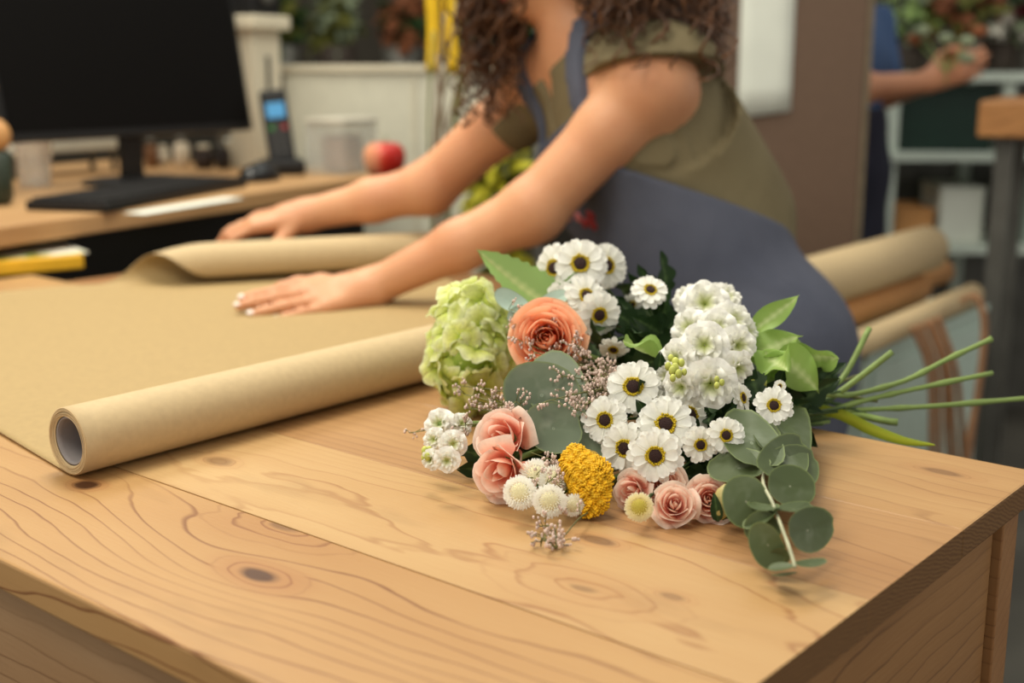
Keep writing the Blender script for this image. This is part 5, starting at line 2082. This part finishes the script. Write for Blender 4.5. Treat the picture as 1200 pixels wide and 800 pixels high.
MB().tube([Vector((rb.x - 0.22, rb.y, rb.z)), Vector((rb.x + 0.25, rb.y, rb.z))], 0.006, 8).build('rod', M_steel, rl)
M_rib = plain('yellow_ribbon', C(228, 186, 34), 0.45, 0.05, 20)
for k, (x0, x1, yb_) in enumerate(((496, 512, 84), (518, 534, 86))):
    a, c_ = P(x0, yb_, 2.48), P(x1, yb_, 2.48)
    b = MB()
    rows = []
    for i in range(15):
        t = i / 14
        z = a.z + (rb.z + 0.008 - a.z) * t
        rows.append([Vector((a.x + (c_.x - a.x) * s + 0.004 * math.sin(5 * t + k), rb.y - 0.009 + 0.006 * math.sin(s * PI * 2 + t * 4), z)) for s in (0, 0.25, 0.5, 0.75, 1)])
    b.grid(rows)
    o = b.build('ribbon', M_rib, solid=0.001)
    tag(o, ['bright yellow ribbon hanging from the rail above the white cabinet', 'bright yellow ribbon hanging from the rail above the twigs'][k], 'ribbon')

# ------------------------------------------------------------ right background
# white cabinet with spare kraft rolls
c0, c1 = T(1036, 404, 0.70), T(1157, 357, 0.70)
cd = (c1 - c0)
c0 = c1 - cd.normalized() * 0.62
WC = frame((c0.x, c0.y, 0), cd)            # x along the face, y to the left
cabw = thing('white_chest', 'pale mint white chest carrying spare kraft rolls', 'chest', mat=WC)
M_mint = plain('mint_white', C(176, 192, 180), 0.5, 0.03)
MB().box((0, 0.004, 0.02), (0.62, 0.25, 0.685)).build('body', M_mint, cabw, smooth=False, bevel=0.003, local=True)
MB().box((-0.006, -0.004, 0.685), (0.626, 0.255, 0.70)).build('top', M_mint, cabw, smooth=False, bevel=0.003, local=True)
MB().box((0.02, -0.003, 0.06), (0.60, 0.004, 0.66)).build('door', M_mint, cabw, smooth=False, bevel=0.002, local=True)
MB().box((0.01, 0.02, 0.0), (0.61, 0.23, 0.02)).build('plinth', M_steel, cabw, smooth=False, local=True)
GK = 'spare kraft rolls on the mint chest'


def spare(label, a, b_, r, mat):
    a, b_ = Vector(a), Vector(b_)
    M = frame(a, ZUP, b_ - a)
    L_ = (b_ - a).length
    t = thing('spare_roll', label, 'paper roll', (a + b_) / 2 - ZUP * r, GK)
    w = MB()
    w.lathe([(r * 0.6, 0.0), (r, 0.0), (r, L_), (r * 0.6, L_)], 32, M, cap=False)
    w.build('wound_paper', mat, t)
    w = MB()
    w.lathe([(r * 0.6, 0.001), (r * 0.55, 0.001), (r * 0.55, L_ - 0.001), (r * 0.6, L_ - 0.001)], 24, M, cap=False)
    w.build('card_core', M_core, t)


M_kraftO = plain('orange_kraft', C(196, 140, 84), 0.7, 0.05, 60)
la = T(1072, 352, 0.735)
spare('small orange-brown kraft roll under the thick roll', T(900, 398, 0.736), T(1075, 338, 0.736), 0.034, M_kraftO)
spare('slim tan kraft roll at the front of the chest', T(985, 412, 0.728), T(1140, 345, 0.728), 0.026, M_kraftL)
bg0, bg1 = P(905, 348, 2.35), P(1088, 288, 2.75)
zb_ = 0.77 + 0.052
bg0 = T(905, 346, zb_ + 0.002)
bg1 = T(1086, 291, zb_ + 0.002)
spare('thick pale kraft roll lying on the slimmer rolls', bg0, bg1, 0.052, M_kraftL)
spare('third slim kraft roll under the thick roll, behind', T(950, 357, 0.732), T(1105, 318, 0.732), 0.031, M_kraftO)
# raffia twine hanging down the chest front
tb = MB()
t0 = T(1128, 352, 0.755)
fx = WC.to_3x3() @ Vector((0, -1, 0))
r_ = random.Random(4)
rf = thing('raffia_hank', 'brown raffia twine hank hanging down the mint chest', 'twine', (t0.x, t0.y, 0.45))
for k in range(5):
    o1 = r_.uniform(-0.012, 0.012)
    tops = t0 + cd.normalized() * o1
    run = poly([tops, tops + fx * 0.03 + ZUP * 0.012, tops + fx * 0.052 - ZUP * 0.05, tops + fx * 0.055 - cd.normalized() * 0.02 - ZUP * 0.2, tops + fx * 0.055 - cd.normalized() * (0.05 + 0.02 * k) - ZUP * (0.34 + 0.02 * k),
                tops + fx * 0.06 - cd.normalized() * (0.12 + 0.03 * k) - ZUP * (0.2 + 0.03 * k), tops + fx * 0.06 - cd.normalized() * (0.17 + 0.03 * k) - ZUP * 0.1, tops + fx * 0.03 - cd.normalized() * (0.2 + 0.03 * k) + ZUP * 0.0], 7)
    MB().tube(run, 0.006, 6).build('strand', plain('raffia', C(150, 108, 74), 0.7, 0.15, 60), rf)

# tall steel stand with a wooden top
sp0 = P(1178, 168, 3.0)
stn = thing('high_table', 'high steel-legged table with wooden top', 'table', (sp0.x + 0.3, sp0.y + 0.2, 0))
zt_ = P(1178, 160, 3.0).z
HT = frame((sp0.x, sp0.y, 0), (0.90, -0.44, 0))
MB().box((-0.06, -0.06, zt_), (0.75, 0.5, zt_ + 0.085), HT).build('top', wood('high_top', C(176, 124, 74), C(150, 100, 56), C(110, 70, 40), seed=2, freq=30), stn, smooth=False, bevel=0.006)
for dx, dy in ((0, 0), (0.65, 0), (0, 0.42), (0.65, 0.42)):
    MB().box((-0.02 + dx, -0.02 + dy, 0), (0.02 + dx, 0.02 + dy, zt_), HT).build('leg', M_steel, stn, smooth=False)

# white display shelving with crates and flowers
s0 = P(1042, 100, 4.0)
SM = frame((s0.x, s0.y, 0), (1, -0.06, 0))
wsn = thing('white_shelving', 'white display shelving behind the high table', 'shelf', mat=SM)
ztp = P(1100, 96, 4.0).z
zmd = P(1100, 190, 4.0).z
for x in (0.0, 0.36, 1.1):
    MB().box((x, 0, 0), (x + 0.04, 0.04, ztp)).build('post', M_white, wsn, smooth=False, bevel=0.002, local=True)
    MB().box((x, 0.42, 0), (x + 0.04, 0.46, ztp)).build('post', M_white, wsn, smooth=False, bevel=0.002, local=True)
for z in (ztp - 0.0, zmd, zmd - 0.30):
    MB().box((-0.02, -0.02, z), (1.16, 0.48, z + 0.03)).build('shelf_board', M_white, wsn, smooth=False, bevel=0.002, local=True)
MB().box((0, 0.46, 0), (1.14, 0.47, ztp)).build('back_board', M_steel, wsn, smooth=False, local=True)
crt = thing('green_crate', 'very dark green crate on the white shelving', 'crate', mat=SM @ Matrix.Translation((0.045, 0.03, zmd + 0.0305)))
M_crate = plain('dark_green_plastic', C(18, 46, 36), 0.45, 0.1)
hc_ = ztp - zmd - 0.045
MB().box((0, 0, 0), (0.30, 0.3, hc_)).build('bin', M_crate, crt, smooth=False, bevel=0.008, local=True)
MB().box((-0.004, -0.006, hc_ - 0.02), (0.304, 0.304, hc_ + 0.001)).build('rim', M_crate, crt, smooth=False, bevel=0.003, local=True)
for k, (x, w_, h_, lab, mt) in enumerate(((0.06, 0.12, 0.10, 'kraft brown carton on the lower white shelf', M_kraftO), (0.20, 0.14, 0.17, 'white carton on the lower white shelf', M_whitepaper),
                                         (0.48, 0.3, 0.2, 'pale mint carton on the lower white shelf', M_mint))):
    t = thing('storage_carton', lab, 'box', mat=SM @ Matrix.Translation((x, 0.04, zmd - 0.2695)), group='cartons on the white shelving')
    MB().box((0, 0, 0), (w_, 0.25, h_)).build('body', mt, t, smooth=False, bevel=0.004, local=True)
    MB().box((-0.003, -0.003, h_), (w_ + 0.003, 0.253, h_ + 0.012)).build('lid', mt, t, smooth=False, bevel=0.002, local=True)
GV = 'flower pots on top of the white shelving'
for i, (x, y, mats, rr, lab) in enumerate(((0.10, 0.2, [M_gy, M_leafpale], 0.1, 'pale green bloom in a pot above the green crate'), (0.26, 0.15, [M_or, M_og], 0.13, 'rust coloured dried flowers in a pot on the white shelving'),
                                          (0.40, 0.2, [M_cw, M_gy], 0.1, 'white blooms in a pot on the white shelving'), (0.52, 0.16, [M_bg, M_leafdark], 0.1, 'burgundy flowers in a pot on the white shelving'),
                                          (0.74, 0.2, [M_gy, M_og], 0.12, 'grey-green foliage in a pot on the white shelving'))):
    q = SM @ Vector((x, y, ztp + 0.21 + 0.03 * (i % 2)))
    bush('display_plant', lab, 'plant', q, (rr, rr, 0.11), 50, mats, (0.06, 0.1, ztp + 0.0305, M_pot if i % 2 else M_terra), (0.06, 0.022), GV, 60 + i)

# ------------------------------------------------------------ second florist beyond the partition
bx = P(985, 60, 3.58)
p2 = thing('person', 'colleague in blue top and dark apron beyond the brown partition, holding flowers', 'person', (bx.x, bx.y, 0))
f2 = Field((bx.x - 0.4, bx.y - 0.5, 0), (bx.x + 0.55, bx.y + 0.45, 1.72), 0.010)
X2, Y2 = Vector((1, 0, 0)), Vector((0, 1, 0))
F2 = Vector((0.75, -0.66, 0)).normalized()
L2 = Vector((0.66, 0.75, 0)).normalized()
c2 = Vector((bx.x, bx.y, 0))
A2 = (L2, F2, ZUP)
for sgn in (1, -1):
    hp = c2 + L2 * 0.09 * sgn
    f2.cone(hp + ZUP * 0.86, hp + ZUP * 0.47, 0.085, 0.058, 0.03)
    f2.cone(hp + ZUP * 0.47, hp + ZUP * 0.08, 0.056, 0.04, 0.03)
    f2.cone(hp + ZUP * 0.04 - F2 * 0.03, hp + ZUP * 0.035 + F2 * 0.15, 0.036, 0.03, 0.02)
f2.ell(c2 + ZUP * 0.93, (0.17, 0.12, 0.14), A2)
f2.ell(c2 + ZUP * 1.08, (0.14, 0.105, 0.17), A2)
f2.ell(c2 + ZUP * 1.25, (0.165, 0.11, 0.16), A2)
f2.cone(c2 + ZUP * 1.36, c2 + ZUP * 1.46, 0.055, 0.048, 0.03)
f2.ell(c2 + ZUP * 1.57 + F2 * 0.02, (0.073, 0.092, 0.105), A2, 0.02)
f2.ell(c2 + ZUP * 1.50 + F2 * 0.05, (0.05, 0.05, 0.045), A2, 0.03)
f2.cone(c2 + ZUP * 1.575 + F2 * 0.105, c2 + ZUP * 1.55 + F2 * 0.12, 0.009, 0.013, 0.012)
h2 = []
for sgn, wx, wy in ((-1, 1085, 96), (1, 1100, 92)):
    sh_ = c2 + L2 * 0.175 * sgn + ZUP * 1.36
    wr_ = P(wx, wy, 3.40 if sgn < 0 else 3.52)
    el_ = sh_.lerp(wr_, 0.45) + Vector((-0.03, 0, -0.13))
    if sgn < 0:
        el_ = P(1012, 104, 3.42)
    f2.cone(sh_, el_, 0.052, 0.040, 0.03)
    f2.cone(el_, wr_, 0.040, 0.027, 0.02)
    hand(f2, wr_, Vector((0.9, -0.1, 0.35)), Vector((-0.3, 0, 0.95)), Vector((0, -1, 0.1)), (0.5, 0.6, 0.4), 0.05, ((0.7, 0.5, -0.3), (0.9, 0.2, -0.4), (0.9, 0.0, -0.4)), 1.05)
    h2.append((sh_, el_, wr_))
put(f2.mesh('body', skin_mat('skin_tan', C(196, 138, 104), C(180, 122, 92), C(170, 110, 84)), 2), 'body', p2)
g2 = Field((bx.x - 0.4, bx.y - 0.5, 0.8), (bx.x + 0.55, bx.y + 0.45, 1.5), 0.012)
g2.ell(c2 + ZUP * 0.95, (0.18, 0.13, 0.15), A2)
g2.ell(c2 + ZUP * 1.08, (0.155, 0.12, 0.18), A2)
g2.ell(c2 + ZUP * 1.25, (0.18, 0.125, 0.17), A2)
for sh_, el_, wr_ in h2:
    g2.cone(c2 + ZUP * 1.37, sh_, 0.06, 0.066, 0.04)
    g2.cone(sh_, sh_.lerp(el_, 0.7), 0.066, 0.058, 0.03)
g2.cut(c2 + ZUP * 1.41, ZUP)
put(g2.mesh('blue_top', cloth_mat('blue_cotton', C(70, 92, 128), C(58, 80, 116)), 2), 'blue_top', p2)
g3 = Field((bx.x - 0.4, bx.y - 0.5, 0.3), (bx.x + 0.55, bx.y + 0.45, 1.3), 0.012)
g3.ell(c2 + ZUP * 0.95, (0.195, 0.145, 0.16), A2)
g3.ell(c2 + ZUP * 1.06, (0.172, 0.137, 0.16), A2)
g3.cone(c2 + ZUP * 0.9 + L2 * 0.05, c2 + ZUP * 0.45 + L2 * 0.06, 0.13, 0.15, 0.05)
g3.cone(c2 + ZUP * 0.9 - L2 * 0.05, c2 + ZUP * 0.45 - L2 * 0.06, 0.13, 0.15, 0.05)
g3.cut(c2 + ZUP * 1.12, ZUP)
g3.cut(c2 + ZUP * 0.45, -ZUP)
put(g3.mesh('apron', cloth_mat('navy_apron', C(44, 44, 58), C(38, 38, 50)), 2), 'apron', p2)
MB().ball(c2 + ZUP * 1.60 - F2 * 0.01, 1, 16, 12, (0.085, 0.098, 0.095), R=Matrix((L2, F2, ZUP)).transposed()).build('hair', M_hair, p2)
# the little posy in her hands
q = P(1112, 62, 3.32)
pz = thing('posy', 'small pale green posy held by the colleague', 'flower', q)
b = MB()
for k in range(7):
    e = q + Vector((r_.gauss(0, 0.045), r_.gauss(0, 0.03), r_.gauss(0.02, 0.03)))
    b.tube([P(1108, 100, 3.33), P(1108, 84, 3.33), e], 0.002, 5)
    fm = MB()
    fm.ball(e, 0.022, 10, 8, (1, 1, 0.7))
    fm.build('bloom', M_gy if k % 3 else M_or, pz)
b.build('stems', M_stem, pz)
